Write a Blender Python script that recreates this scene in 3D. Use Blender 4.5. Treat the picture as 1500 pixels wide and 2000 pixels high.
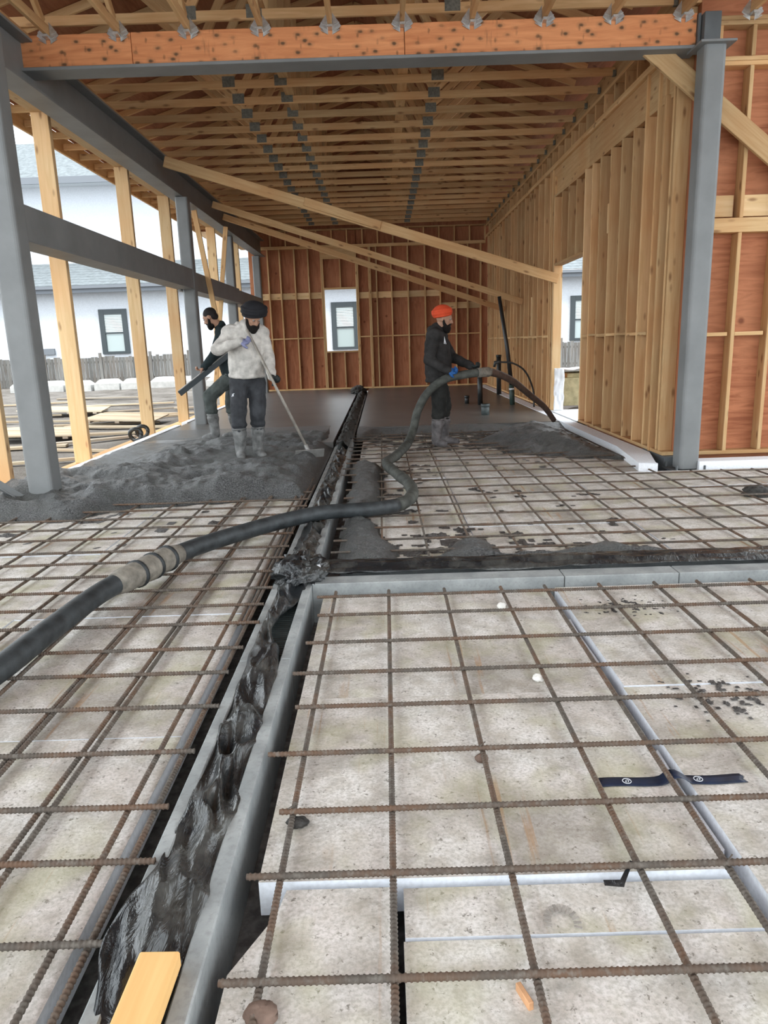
import bpy, math, random
import numpy as np
from mathutils import Matrix, Vector, Euler, Quaternion
random.seed(7); rng = np.random.default_rng(7)
S = bpy.context.scene
C = S.collection
for o in list(bpy.data.objects): bpy.data.objects.remove(o)

# ------------------------------------------------------------------ camera
cd = bpy.data.cameras.new('camera'); cam = bpy.data.objects.new('camera', cd); C.objects.link(cam)
cd.sensor_fit = 'HORIZONTAL'; cd.sensor_width = 36.0; cd.lens = 36.0 * 1419 / 1500
cd.clip_start = 0.05; cd.clip_end = 400
RX = Vector((0.99949435, -0.00342744, -0.03161154)); DN = Vector((-0.03156133, -0.22770633, -0.97321822)); FW = Vector((-0.0038625, 0.97372382, -0.22769937))
cam.matrix_world = Matrix(((RX.x, -DN.x, -FW.x, 0), (RX.y, -DN.y, -FW.y, 0), (RX.z, -DN.z, -FW.z, 1.35), (0, 0, 0, 1)))
S.camera = cam
# ------------------------------------------------------------------ light: bright thin overcast, soft high sun behind the camera
w = bpy.data.worlds.new('sky'); S.world = w; w.use_nodes = True
bg = w.node_tree.nodes['Background']; bg.inputs[0].default_value = (0.88, 0.95, 1.0, 1); bg.inputs[1].default_value = 1.7
sd = bpy.data.lights.new('sun', 'SUN'); sun = bpy.data.objects.new('sun', sd); C.objects.link(sun)
sd.energy = 1.3; sd.angle = math.radians(12); sd.color = (1.0, 0.93, 0.82)
sun.rotation_euler = Vector((0.28, 0.62, -1.0)).to_track_quat('-Z', 'Y').to_euler()
S.view_settings.view_transform = 'Standard'; S.view_settings.look = 'None'
S.view_settings.gamma = 1.0; S.view_settings.use_curve_mapping = False; S.view_settings.exposure = 1.12

# ------------------------------------------------------------------ materials
MATS = {}
class NT:
    def __init__(s, name):
        m = bpy.data.materials.new(name); m.use_nodes = True; s.m = m; s.t = m.node_tree; s.t.nodes.clear()
        s.out = s.t.nodes.new('ShaderNodeOutputMaterial'); s.b = s.t.nodes.new('ShaderNodeBsdfPrincipled')
        s.t.links.new(s.b.outputs[0], s.out.inputs[0]); MATS[name] = m
    def n(s, ty, **kw):
        x = s.t.nodes.new('ShaderNode' + ty)
        for k, v in kw.items():
            if k.startswith('i_'):
                key = k[2:]; key = int(key) if key.isdigit() else key
                if isinstance(v, tuple) and len(v) == 2 and hasattr(v[0], 'outputs'): s.t.links.new(v[0].outputs[v[1]], x.inputs[key])
                elif hasattr(v, 'outputs'): s.t.links.new(v.outputs[0], x.inputs[key])
                else: x.inputs[key].default_value = v
            else: setattr(x, k, v)
        return x
    def l(s, a, b, ao=0): s.t.links.new(a.outputs[ao], b)
    def coords(s, scale, rand=True):
        tc = s.n('TexCoord'); src = (tc, 'Object')
        if rand:
            oi = s.n('ObjectInfo'); mul = s.n('Math', operation='MULTIPLY', i_0=(oi, 'Random'), i_1=37.0)
            ad = s.n('VectorMath', operation='ADD', i_0=src, i_1=mul); src = (ad, 0)
        return s.n('Mapping', i_Vector=src, i_Scale=scale)
    def noise(s, co, sc, det=4, rough=.55, dist=0): return s.n('TexNoise', i_Vector=co, i_Scale=sc, i_Detail=det, i_Roughness=rough, i_Distortion=dist)
    def ramp(s, fac, stops):
        r = s.n('ValToRGB', i_Fac=fac); e = r.color_ramp.elements
        while len(e) < len(stops): e.new(.5)
        for q, (p, c) in zip(e, stops): q.position = p; q.color = (c, c, c, 1) if isinstance(c, (int, float)) else (*c, 1)
        return r
    def mix(s, fac, a, b, bt='MIX'):
        x = s.n('MixRGB', blend_type=bt)
        for k, v in ((0, fac), (1, a), (2, b)):
            if hasattr(v, 'outputs'): s.t.links.new(v.outputs[0], x.inputs[k])
            elif isinstance(v, (int, float)): x.inputs[k].default_value = v if k == 0 else (v, v, v, 1)
            else: x.inputs[k].default_value = (*v, 1)
        return x
    def bump(s, h, st=.3, d=.01):
        b = s.n('Bump', i_Strength=st, i_Distance=d); s.t.links.new(h.outputs[0], b.inputs['Height']); s.t.links.new(b.outputs[0], s.b.inputs['Normal']); return b
    def col(s, c):
        if hasattr(c, 'outputs'): s.t.links.new(c.outputs[0], s.b.inputs['Base Color'])
        else: s.b.inputs['Base Color'].default_value = (*c, 1)
    def set(s, rough=.7, metal=0, spec=.3):
        s.b.inputs['Roughness'].default_value = rough; s.b.inputs['Metallic'].default_value = metal; s.b.inputs['Specular IOR Level'].default_value = spec

def wood(name, axis, a, b, knots=True, var=.22):
    k = NT(name); sc = [26.0] * 3; sc['xyz'.index(axis)] = 1.6
    co = k.coords(tuple(sc)); n1 = k.noise(co, 1.0, 5, .6, .6)
    c = k.mix(k.ramp(n1, [(.32, 0.), (.7, 1.)]), b, a)
    co2 = k.coords((1.2, 1.2, 1.2)); n2 = k.noise(co2, 1.0, 2)
    c = k.mix(k.ramp(n2, [(.4, 0.), (.65, .45)]), c, (b[0] * 1.05, b[1] * .82, b[2] * .7))
    if knots:
        s3 = [9.0] * 3; s3['xyz'.index(axis)] = 3.2
        v = k.n('TexVoronoi', i_Vector=k.coords(tuple(s3)), i_Scale=1.0)
        c = k.mix(k.ramp(v, [(.07, .8), (.2, 0.)]), c, (b[0] * .42, b[1] * .32, b[2] * .3))
    oi = k.n('ObjectInfo'); mr = k.n('MapRange', i_0=(oi, 'Random'), i_3=1 - var, i_4=1 + var)
    hs = k.n('HueSaturation', i_Value=mr); k.l(c, hs.inputs['Color']); k.col(hs); k.set(.75, 0, .2); k.bump(n1, .12, .004)
PA, PB = (.68, .47, .25), (.53, .325, .15)
for a in 'xyz': wood('pine_' + a, a, PA, PB)
for a in 'xyz': wood('pale_' + a, a, (.72, .52, .30), (.60, .40, .20))
for a in 'xyz': wood('weathered_' + a, a, (.40, .36, .30), (.27, .23, .18), False)
for a in 'x': wood('greytan_' + a, a, (.45, .39, .29), (.33, .27, .19), False)
wood('cutblock', 'y', (.70, .46, .20), (.60, .36, .14), False)
wood('fence_wood', 'z', (.20, .195, .185), (.10, .10, .095), False, .3)

def plywood(name, axis, a, b):
    k = NT(name); sc = [9.0] * 3; sc['xyz'.index(axis)] = 1.1
    n = k.noise(k.coords(tuple(sc)), 1.3, 6, .62, 1.6)
    c = k.mix(k.ramp(n, [(.35, 0.), (.62, 1.)]), b, a)
    n2 = k.noise(k.coords((.8, .8, .8)), 1.4, 2); c = k.mix(k.ramp(n2, [(.4, 0.), (.7, .5)]), c, (a[0] * 1.1, a[1] * 1.25, a[2] * 1.3))
    v = k.n('TexVoronoi', i_Vector=k.coords((2.2, 2.2, 2.2)), i_Scale=1.0)
    c = k.mix(k.ramp(v, [(.04, .7), (.1, 0.)]), c, (b[0] * .4, b[1] * .3, b[2] * .3))
    k.col(c); k.set(.7, 0, .2); k.bump(n, .1, .003)
plywood('ply_z', 'z', (.43, .17, .085), (.27, .095, .045))
plywood('ply_x', 'x', (.48, .19, .095), (.28, .095, .045))
plywood('ply_deck', 'y', (.34, .14, .07), (.23, .09, .045))
# laminated beam face: orange veneer with rust-dark nail stains that run
k = NT('laminated'); n = k.noise(k.coords((1.3, 9, 16)), 1.0, 6, .6, 1.2)
c = k.mix(k.ramp(n, [(.33, 0.), (.66, 1.)]), (.56, .205, .082), (.74, .32, .14))
def xz(sx, sz):
    tc = k.n('TexCoord'); sp = k.n('SeparateXYZ', i_0=(tc, 'Object')); a = k.n('Math', operation='MULTIPLY', i_0=(sp, 0), i_1=sx); b = k.n('Math', operation='MULTIPLY_ADD', i_0=(sp, 2), i_1=sz, i_2=.5); return k.n('CombineXYZ', i_0=a, i_1=b)
wob = k.noise(k.coords((1, 1, 1), False), 22, 3); msk = k.noise(k.coords((1, 1, 1), False), 4.5, 2); mr_ = k.ramp(msk, [(.38, .35), (.52, 1.)])
def nails(sx, sz, a, b, st, colr):
    global c
    v = k.n('TexVoronoi', i_Vector=xz(sx, sz), i_Scale=1.0, i_Randomness=.85, voronoi_dimensions='2D'); d = k.n('Math', operation='MULTIPLY_ADD', i_0=wob, i_1=.16, i_2=v); d2 = k.n('Math', operation='SUBTRACT', i_0=d, i_1=.08)
    c = k.mix(k.mix(1., k.ramp(d2, [(a, st), (b, 0.)]), mr_, 'MULTIPLY'), c, colr)
nails(5.5, 8.6, .06, .15, .95, (.07, .04, .022)); nails(7.0, 3.4, .03, .10, .6, (.13, .065, .03)); nails(5.5, 8.6, .12, .30, .35, (.22, .12, .06))
st = k.noise(k.coords((30, 1, 5), False), 1.0, 3); v2 = k.n('TexVoronoi', i_Vector=k.coords((3.2, 1, 2.8), False), i_Scale=1.0)
c = k.mix(k.mix(1.0, k.ramp(v2, [(.1, .5), (.3, 0.)]), k.ramp(st, [(.45, 0.), (.6, 1.)]), 'MULTIPLY'), c, (.12, .06, .03))
k.col(c); k.set(.65, 0, .25)

def plain(name, colr, rough=.6, metal=0, spec=.35, nz=0, nsc=6, bump=0, bsc=40, var=0):
    k = NT(name); c = None
    if nz:
        n = k.noise(k.coords((1, 1, 1)), nsc, 5); lo = tuple(max(0, x * (1 - nz)) for x in colr); hi = tuple(min(1, x * (1 + nz)) for x in colr)
        c = k.mix(k.ramp(n, [(.3, 0.), (.7, 1.)]), lo, hi)
    if var:
        oi = k.n('ObjectInfo'); mr = k.n('MapRange', i_0=(oi, 'Random'), i_3=1 - var, i_4=1 + var); hs = k.n('HueSaturation', i_Value=mr)
        if c is None: hs.inputs['Color'].default_value = (*colr, 1)
        else: k.l(c, hs.inputs['Color'])
        c = hs
    k.col(c if c is not None else colr); k.set(rough, metal, spec)
    if bump: k.bump(k.noise(k.coords((1, 1, 1)), bsc, 4), bump, .01)
    return k
plain('steel', (.19, .197, .197), .5, 0, .4, .12, 3)
plain('steel_dark', (.10, .11, .115), .55, 0, .4, .15, 5)
plain('galv', (.55, .56, .55), .35, .8, .5, .2, 30)
plain('plate_metal', (.20, .20, .17), .5, .6, .4, .3, 40)
plain('rubber', (.028, .032, .034), .55, 0, .4, .5, 14, .25, 30)
plain('hose_muddy', (.06, .062, .054), .7, 0, .3, .55, 10, .4, 30)
plain('tape_wrap', (.20, .18, .15), .7, 0, .3, .4, 20, .5, 40)
plain('pvc_black', (.018, .02, .02), .4, 0, .5)
plain('pvc_grey', (.07, .085, .085), .5, 0, .4, .3, 12)
plain('pvc_green', (.035, .06, .05), .5, 0, .4)
plain('white_wrap', (.78, .80, .82), .5, 0, .4, .08, 6, .4, 9)
plain('batt', (.46, .43, .26), .9, 0, .1, .25, 9, .5, 18)
plain('stucco', (.52, .545, .58), .9, 0, .1, .08, 22, .9, 45)
plain('stucco_grey', (.56, .58, .60), .9, 0, .1, .06, 12)
plain('shingle', (.16, .18, .19), .85, 0, .15, .25, 5)
plain('fascia', (.15, .165, .185), .6, 0, .3)
plain('win_frame', (.035, .045, .05), .45, 0, .4)
plain('blind', (.50, .55, .55), .6, 0, .3)
plain('lockblock', (.42, .42, .41), .85, 0, .2, .15, 6)
plain('stone', (.17, .115, .09), .8, 0, .2, .35, 20, .5, 30)
plain('chip', (.62, .34, .18), .75, 0, .2, .2, 20)
plain('foamcrumb', (.85, .83, .78), .8, 0, .2)
plain('tape_blue', (.012, .022, .05), .4, 0, .5, .3, 20, .3, 25)
plain('print_white', (.75, .77, .8), .7)
plain('mudclod', (.045, .042, .038), .7, 0, .4, .5, 40, .8, 60)
# people
plain('skin', (.36, .20, .13), .55, 0, .35, .08, 20)
plain('beard', (.012, .010, .009), .8, 0, .2, .3, 60, .6, 120)
plain('hair', (.016, .013, .012), .7, 0, .25, .3, 60, .5, 120)
plain('eyewhite', (.30, .28, .26), .3); plain('iris', (.02, .012, .01), .3)
plain('turban_orange', (.62, .075, .028), .8, 0, .2, .12, 12)
plain('turban_black', (.018, .018, .021), .8, 0, .2, .2, 12)
plain('hoodie_white', (.55, .52, .48), .9, 0, .1, .32, 11)
plain('hoodie_dark', (.035, .033, .032), .9, 0, .1, .35, 9)
plain('shirt_dark', (.022, .03, .032), .9, 0, .1, .3, 9)
plain('pants_dark', (.055, .057, .062), .9, 0, .1, .35, 7)
plain('pants_green', (.075, .085, .08), .9, 0, .1, .3, 7)
plain('pants_black', (.03, .03, .028), .9, 0, .1, .35, 7)
plain('boot', (.17, .17, .165), .7, 0, .3, .55, 12, .3, 30)
plain('boot_dark', (.11, .10, .10), .6, 0, .3, .55, 12, .3, 30)
plain('glove_blue', (.02, .10, .30), .6, 0, .3); plain('glove_lilac', (.20, .21, .34), .6, 0, .3, .2, 20)
plain('glove_black', (.02, .025, .025), .6, 0, .3, .3, 20)
plain('handle_pole', (.33, .30, .26), .5, .2, .4, .3, 12)
plain('blade', (.26, .25, .235), .5, .3, .4, .3, 12)
# expanded foam: dirty worn top, clean cut sides
k = NT('foam_side'); n = k.noise(k.coords((1, 1, 1)), 60, 3); k.col(k.mix(k.ramp(n, [(.4, 0.), (.7, .6)]), (.84, .86, .90), (.66, .67, .69))); k.set(.85, 0, .15)
k = NT('foam_top'); co = k.coords((1, 1, 1), False)
big = k.noise(co, 2.2, 4, .6); mid = k.noise(co, 9, 5, .6); fine = k.noise(co, 95, 3, .6); sp = k.noise(co, 42, 4, .7)
c = k.mix(k.ramp(mid, [(.35, 0.), (.65, 1.)]), (.54, .49, .43), (.84, .81, .78))
c = k.mix(k.ramp(big, [(.45, 0.), (.62, .55)]), c, (.64, .56, .52))
c = k.mix(k.ramp(fine, [(.42, 0.), (.64, .6)]), c, (.40, .37, .32))
c = k.mix(k.ramp(sp, [(.60, 0.), (.66, .8)]), c, (.17, .15, .12))
dirt = k.noise(k.coords((1, 1, 1), False), 1.1, 7, .72, .4)
md = k.noise(k.coords((1, 1.4, 1), False), 5.5, 6, .75, .3); c = k.mix(k.ramp(md, [(.53, 0.), (.66, .6)]), c, (.33, .30, .26))
c = k.mix(k.ramp(dirt, [(.49, 0.), (.62, .58)]), c, (.22, .19, .15))
gr = k.noise(k.coords((1.3, 1.1, 1), False), 2.6, 3); c = k.mix(k.ramp(gr, [(.50, 0.), (.66, .45)]), c, (.46, .44, .26))
rs = k.noise(k.coords((26, 1.1, 1), False), 1.0, 4); rs2 = k.noise(co, 1.7, 3)
c = k.mix(k.mix(1., k.ramp(rs, [(.60, 0.), (.67, .6)]), k.ramp(rs2, [(.48, 0.), (.6, 1.)]), 'MULTIPLY'), c, (.42, .24, .11))
k.col(c); k.set(.85, 0, .2); k.bump(fine, .35, .004)
# concrete
k = NT('slab'); co = k.coords((1, 1, 1), False); n = k.noise(co, 1.2, 4); n2 = k.noise(k.coords((1, 6, 1), False), 3, 3)
c = k.mix(k.ramp(n, [(.35, 0.), (.68, 1.)]), (.100, .093, .085), (.14, .132, .122)); c = k.mix(k.ramp(n2, [(.45, 0.), (.7, .35)]), c, (.17, .163, .155))
k.col(c); k.set(.34, 0, .45); k.bump(k.noise(co, 14, 3), .06, .01)
k = NT('fresh_concrete'); co = k.coords((1, 1, 1), False); f = k.noise(co, 85, 3, .7); g = k.noise(co, 3.5, 4); v = k.n('TexVoronoi', i_Vector=co, i_Scale=55.)
c = k.mix(k.ramp(f, [(.38, 0.), (.66, 1.)]), (.012, .012, .012), (.19, .19, .187)); c = k.mix(k.ramp(g, [(.4, 0.), (.7, .55)]), c, (.085, .09, .08))  # grain speckle; its strong contrast also paints in the wet sparkle
k.col(c); k.set(.33, 0, .55); h = k.noise(co, 48, 6, .8); k.bump(h, .8, .035)
k = NT('spatter'); co = k.coords((1, 1, 1), False); f = k.noise(co, 85, 3, .7); k.col(k.mix(k.ramp(f, [(.38, 0.), (.66, 1.)]), (.04, .035, .033), (.15, .14, .13))); k.set(.5, 0, .4); k.bump(f, .7, .02)
k = NT('curb_concrete'); co = k.coords((1, 1, 1), False); n = k.noise(co, 7, 5); n2 = k.noise(co, 60, 3)
c = k.mix(k.ramp(n, [(.35, 0.), (.65, 1.)]), (.25, .265, .265), (.38, .395, .39)); c = k.mix(k.ramp(n2, [(.5, 0.), (.75, .4)]), c, (.16, .16, .155)); k.col(c); k.set(.55, 0, .3)
k = NT('plastic_black'); n = k.noise(k.coords((10, 3, 10), False), 2.0, 4, .6, 1.5); d = k.noise(k.coords((1, 1, 1), False), 6, 5, .65)
k.col(k.mix(k.ramp(d, [(.45, 0.), (.7, .6)]), (.016, .018, .02), (.12, .118, .105))); k.set(.24, 0, .55); k.bump(n, .5, .02)
k = NT('soil'); co = k.coords((1, 1, 1), False); n = k.noise(co, 1.1, 6, .65); n2 = k.noise(co, 25, 4, .6)
c = k.mix(k.ramp(n, [(.35, 0.), (.65, 1.)]), (.085, .075, .065), (.19, .175, .16)); c = k.mix(k.ramp(n2, [(.55, 0.), (.75, .5)]), c, (.30, .28, .26)); k.col(c); k.set(.95, 0, .1); k.bump(n2, .6, .03)
k = NT('subgrade'); co = k.coords((1, 1, 1), False); n2 = k.noise(co, 25, 4, .6); k.col(k.mix(k.ramp(n2, [(.4, 0.), (.7, 1.)]), (.12, .115, .11), (.25, .24, .23))); k.set(.95, 0, .1)
# rebar: rust and mill grey
k = NT('rebar'); co = k.coords((1, 1, 1)); n = k.noise(co, 4, 4); n2 = k.noise(co, 60, 3)
c = k.mix(k.ramp(n, [(.42, 0.), (.62, 1.)]), (.10, .084, .070), (.14, .085, .056)); c = k.mix(k.ramp(n2, [(.5, 0.), (.7, .6)]), c, (.20, .18, .155)); k.col(c); k.set(.75, .15, .3)
k = NT('glass'); k.col((.30, .36, .36)); k.set(.08, 0, .7)

plain('smudge', (.33, .30, .27), .9, 0, .1, .3, 40)
# ------------------------------------------------------------------ mesh helpers
def tag(o, label=None, cat=None, group=None, kind=None):
    for k_, v_ in (('label', label), ('category', cat), ('group', group), ('kind', kind)):
        if v_: o[k_] = v_
    return o
def wloc(o):
    v = Vector((0, 0, 0))
    while o: v += o.location; o = o.parent
    return v
def empty(name, loc=(0, 0, 0)):
    o = bpy.data.objects.new(name, None); C.objects.link(o); o.location = loc; o.empty_display_size = .1; return o
def thing(name, label, cat, loc=(0, 0, 0), group=None): return tag(empty(name, loc), label, cat, group)
def ob(name, me, mat=None, parent=None, loc=(0, 0, 0), rot=None):
    if mat and not me.materials: me.materials.append(MATS[mat])
    o = bpy.data.objects.new(name, me); C.objects.link(o)
    if mat and me.materials[0] != MATS[mat]:
        o.material_slots[0].link = 'OBJECT'; o.material_slots[0].material = MATS[mat]
    o.location = Vector(loc) - (wloc(parent) if parent else Vector((0, 0, 0)))
    if rot is not None:
        if isinstance(rot, Quaternion): o.rotation_mode = 'QUATERNION'; o.rotation_quaternion = rot
        else: o.rotation_euler = rot
    if parent: o.parent = parent
    return o
def mesh(name, vs, fs, smooth=False):
    me = bpy.data.meshes.new(name); me.from_pydata([tuple(map(float, v)) for v in vs], [], fs); me.update()
    if smooth: me.shade_smooth()
    return me
_bc = {}
def boxmesh(dx, dy, dz, bev=None):
    key = (round(dx, 4), round(dy, 4), round(dz, 4))
    if key in _bc: return _bc[key]
    a, b, c = dx / 2, dy / 2, dz / 2; e = min(.004, .12 * min(dx, dy, dz)) if bev is None else bev
    V = []; idx = {}
    for sx in (-1, 1):
        for sy in (-1, 1):
            for sz in (-1, 1):
                for ax in range(3):
                    p = [sx * (a - e), sy * (b - e), sz * (c - e)]; p[ax] = (sx * a, sy * b, sz * c)[ax]
                    idx[(sx, sy, sz, ax)] = len(V); V.append(p)
    F = []
    for ax in range(3):
        o1, o2 = [q for q in range(3) if q != ax]
        for s in (-1, 1):
            f = []
            for (u, v) in ((-1, -1), (1, -1), (1, 1), (-1, 1)):
                t = [0, 0, 0]; t[ax] = s; t[o1] = u; t[o2] = v; f.append(idx[(*t, ax)])
            F.append(f)
    for ax in range(3):
        o1, o2 = [q for q in range(3) if q != ax]
        for u in (-1, 1):
            for v in (-1, 1):
                def g(s, A):
                    t = [0, 0, 0]; t[ax] = s; t[o1] = u; t[o2] = v; return idx[(*t, A)]
                F.append([g(-1, o1), g(1, o1), g(1, o2), g(-1, o2)])
    for sx in (-1, 1):
        for sy in (-1, 1):
            for sz in (-1, 1): F.append([idx[(sx, sy, sz, q)] for q in range(3)])
    me = mesh('box', V, F)
    import bmesh
    bm = bmesh.new(); bm.from_mesh(me); bmesh.ops.recalc_face_normals(bm, faces=bm.faces); bm.to_mesh(me); bm.free()
    _bc[key] = me; return me
def box(name, lo, hi, mat, parent=None):
    d = [hi[i] - lo[i] for i in range(3)]; m = [(hi[i] + lo[i]) / 2 for i in range(3)]
    me = boxmesh(*d).copy() if parent is None and False else boxmesh(*d)
    return ob(name, me, mat, parent, m)
def bar(name, p, q, wd, th, mat, parent=None, roll=0.0):
    """board from p to q along local x, wd across (local z), th thick (local y)"""
    p, q = Vector(p), Vector(q); d = q - p; x = d.normalized()
    y = Vector((0, 0, 1)).cross(x)
    if y.length < 1e-4: y = Vector((0, 1, 0))
    y.normalize(); z = x.cross(y)
    R = Matrix((x, y, z)).transposed().to_quaternion() @ Quaternion((1, 0, 0), roll)
    return ob(name, boxmesh(d.length, th, wd), mat, parent, (p + q) / 2, R)
def tube_v(pts, rads, n=10, caps=True):
    P = [Vector(p) for p in pts]; V = []; F = []
    t0 = (P[1] - P[0]).normalized(); up = Vector((0, 0, 1)) if abs(t0.z) < .9 else Vector((1, 0, 0)); u = t0.cross(up).normalized()
    for i, p in enumerate(P):
        t = ((P[min(i + 1, len(P) - 1)] - P[max(i - 1, 0)])).normalized(); u = (u - t * u.dot(t)).normalized(); v = t.cross(u)
        r = rads[i] if hasattr(rads, '__len__') else rads
        for j in range(n):
            a = 2 * math.pi * j / n; V.append(p + (u * math.cos(a) + v * math.sin(a)) * r)
    for i in range(len(P) - 1):
        for j in range(n): F.append([i * n + j, i * n + (j + 1) % n, (i + 1) * n + (j + 1) % n, (i + 1) * n + j])
    if caps: F.append(list(range(n))[::-1]); F.append([(len(P) - 1) * n + j for j in range(n)])
    return V, F
def tube(name, pts, rads, mat, parent=None, n=10, loc=None):
    base = Vector(loc) if loc is not None else Vector(pts[0])
    V, F = tube_v([Vector(p) - base for p in pts], rads, n); return ob(name, mesh(name, V, F, True), mat, parent, base)
def spline(pts, k=6):
    P = [np.array(p, float) for p in pts]; P = [2 * P[0] - P[1]] + P + [2 * P[-1] - P[-2]]; out = []
    for i in range(1, len(P) - 2):
        a, b, c, d = P[i - 1:i + 3]
        for j in range(k):
            t = j / k; out.append(.5 * (2 * b + (c - a) * t + (2 * a - 5 * b + 4 * c - d) * t * t + (3 * b - a - 3 * c + d) * t ** 3))
    out.append(P[-2]); return out
def prism(name, poly, z0, z1, mat, parent=None, smats=None, loc=None):
    n = len(poly); cx = sum(p[0] for p in poly) / n; cy = sum(p[1] for p in poly) / n
    V = [(x - cx, y - cy, z0 - z1) for x, y in poly] + [(x - cx, y - cy, 0) for x, y in poly]
    F = [list(range(n))[::-1], [n + i for i in range(n)]] + [[i, (i + 1) % n, n + (i + 1) % n, n + i] for i in range(n)]
    me = mesh(name, V, F); me.materials.append(MATS[mat])
    if smats:
        me.materials.append(MATS[smats])
        for p in me.polygons: p.material_index = 0 if p.normal.z > .5 else 1
    return ob(name, me, None, parent, (cx, cy, z1))
_perm = rng.random((256, 256))
def vnoise(x, y, s=0):
    x = np.asarray(x, float) + 17.3 * s; y = np.asarray(y, float) + 9.1 * s
    xi = np.floor(x).astype(int); yi = np.floor(y).astype(int); fx = x - xi; fy = y - yi; fx = fx * fx * (3 - 2 * fx); fy = fy * fy * (3 - 2 * fy)
    g = lambda a, b: _perm[a % 256, b % 256]
    return (g(xi, yi) * (1 - fx) + g(xi + 1, yi) * fx) * (1 - fy) + (g(xi, yi + 1) * (1 - fx) + g(xi + 1, yi + 1) * fx) * fy
def fbm(x, y, o=4, s=0):
    r = 0; a = .5; t = 0
    for i in range(o): r = r + a * vnoise(x * 2 ** i, y * 2 ** i, s + i); t += a; a *= .55
    return r / t
def field(name, x0, x1, y0, y1, step, hf, mat, parent=None, cut=0.0, base=None, smooth=True):
    """height field with real skirt: only cells with height above cut"""
    nx = int((x1 - x0) / step) + 1; ny = int((y1 - y0) / step) + 1
    X, Y = np.meshgrid(np.linspace(x0, x1, nx), np.linspace(y0, y1, ny)); Z = hf(X, Y)
    keep = Z > cut; Z = np.where(keep, Z, cut); cx, cy = (x0 + x1) / 2, (y0 + y1) / 2
    use = {}; V = []; F = []
    def vid(i, j):
        q = use.get((i, j))
        if q is None: q = use[(i, j)] = len(V); V.append((X[i, j] - cx, Y[i, j] - cy, Z[i, j]))
        return q
    for i in range(ny - 1):
        for j in range(nx - 1):
            if keep[i, j] or keep[i + 1, j] or keep[i, j + 1] or keep[i + 1, j + 1]:
                F.append([vid(i, j), vid(i, j + 1), vid(i + 1, j + 1), vid(i + 1, j)])
    return ob(name, mesh(name, V, F, smooth), mat, parent, (cx, cy, 0))
def sstep(a, b, x): t = np.clip((x - a) / (b - a), 0, 1); return t * t * (3 - 2 * t)
def polydist(X, Y, poly):
    """signed distance, positive inside"""
    P = np.array(poly); d = np.full(X.shape, 1e9); ins = np.zeros(X.shape, bool)
    for a, b in zip(P, np.roll(P, -1, 0)):
        e = b - a; wx = X - a[0]; wy = Y - a[1]; t = np.clip((wx * e[0] + wy * e[1]) / (e @ e + 1e-12), 0, 1)
        d = np.minimum(d, np.hypot(wx - t * e[0], wy - t * e[1]))
        c = ((a[1] <= Y) != (b[1] <= Y)); xx = a[0] + (Y - a[1]) * e[0] / (e[1] if abs(e[1]) > 1e-9 else 1e-9); ins ^= c & (X < xx)
    return np.where(ins, d, -d)
ORD = 'first second third fourth fifth sixth seventh eighth ninth tenth eleventh twelfth thirteenth fourteenth fifteenth sixteenth seventeenth eighteenth nineteenth twentieth twenty-first twenty-second twenty-third twenty-fourth'.split()
# ------------------------------------------------------------------ ground and floor
def hg(X, Y):
    inside = (X > -3.9) & (X < 3.4) & (Y < 21.3) | (Y < 7.6) & (X > -3.9) & (X < 5.8)
    h = -.2 + .10 * fbm(X * .5, Y * .5, 4, 3) + .22 * sstep(20, 27, Y) * fbm(X * .35, Y * .35, 3, 8) * (X < -4.2)
    return np.where(inside, -.2, h)
tag(field('ground', -32, 24, -6, 60, .33, hg, 'soil', None, -5), 'dark bare soil around the building site', None, None, 'structure')
floor = tag(empty('floor'), 'floor of dirty white foam boards and fresh concrete', None, None, 'structure')
box('subgrade', (-3.9, -2, -.24), (5.8, 21.2, -.19), 'subgrade', floor)
def foam(poly, th=.10, top=0.0): return prism('foam_board', poly, top - th, top, 'foam_top', floor, 'foam_side')
def rect(a, b, c, d): return [(a, c), (b, c), (b, d), (a, d)]
# near right bay
foam(rect(-.362, .862, 1.612, 2.60)); foam(rect(-.362, .862, 2.606, 3.80), top=-.003)
foam([(-.362, -.6), (-.008, -.6), (-.008, 1.582), (-.285, 1.582), (-.30, 1.50), (-.385, 1.33), (-.385, .8)])
foam(rect(.012, .862, 1.425, 1.583), top=-.006); foam(rect(.008, .862, -.6, 1.408)); foam(rect(.875, 2.09, -.6, 1.405), top=-.004)
foam(rect(.906, 2.09, 1.42, 2.62)); foam(rect(.912, 2.09, 2.626, 3.80), top=.004); foam(rect(2.098, 3.3, .2, 2.2)); foam(rect(2.098, 3.3, 2.206, 3.80)); foam(rect(3.306, 4.5, 1.4, 3.8))
for i, (a, b, y) in enumerate(((.872, .894, 1.7), (.868, .888, 2.3), (.874, .9, 2.9))):      # broken slivers in the open joint
    prism('foam_sliver', [(a, y), (b, y + .02), (b - .004, y + .3), (b + .002, y + .52), (a + .004, y + .5)], -.08, -.03, 'foam_side', floor)
# left bay
ys = [-.6, 1.15, 2.36, 3.57, 4.78, 5.99, 7.2]
for i in range(6):
    for j, (a, b) in enumerate(((-1.96, -.762), (-3.17, -1.967), (-3.45, -3.177))): foam(rect(a, b, ys[i], ys[i + 1] - .006), top=random.uniform(-.005, .004))
# far right bay and the bay to its right
ys = [4.27, 5.2, 6.41, 7.2, 8.41, 9.62, 10.83]
for i in range(6):
    for a, b in ((-.30, .60), (.606, 1.81), (1.817, 2.70)): foam(rect(a, b, ys[i], ys[i + 1] - .007), top=random.uniform(-.005, .003))
for i in range(3):
    for a, b in ((2.707, 3.9), (3.907, 5.1), (5.107, 5.7)): foam(rect(a, b, ys[i], ys[i + 1] - .007), top=random.uniform(-.005, .003))
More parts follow.
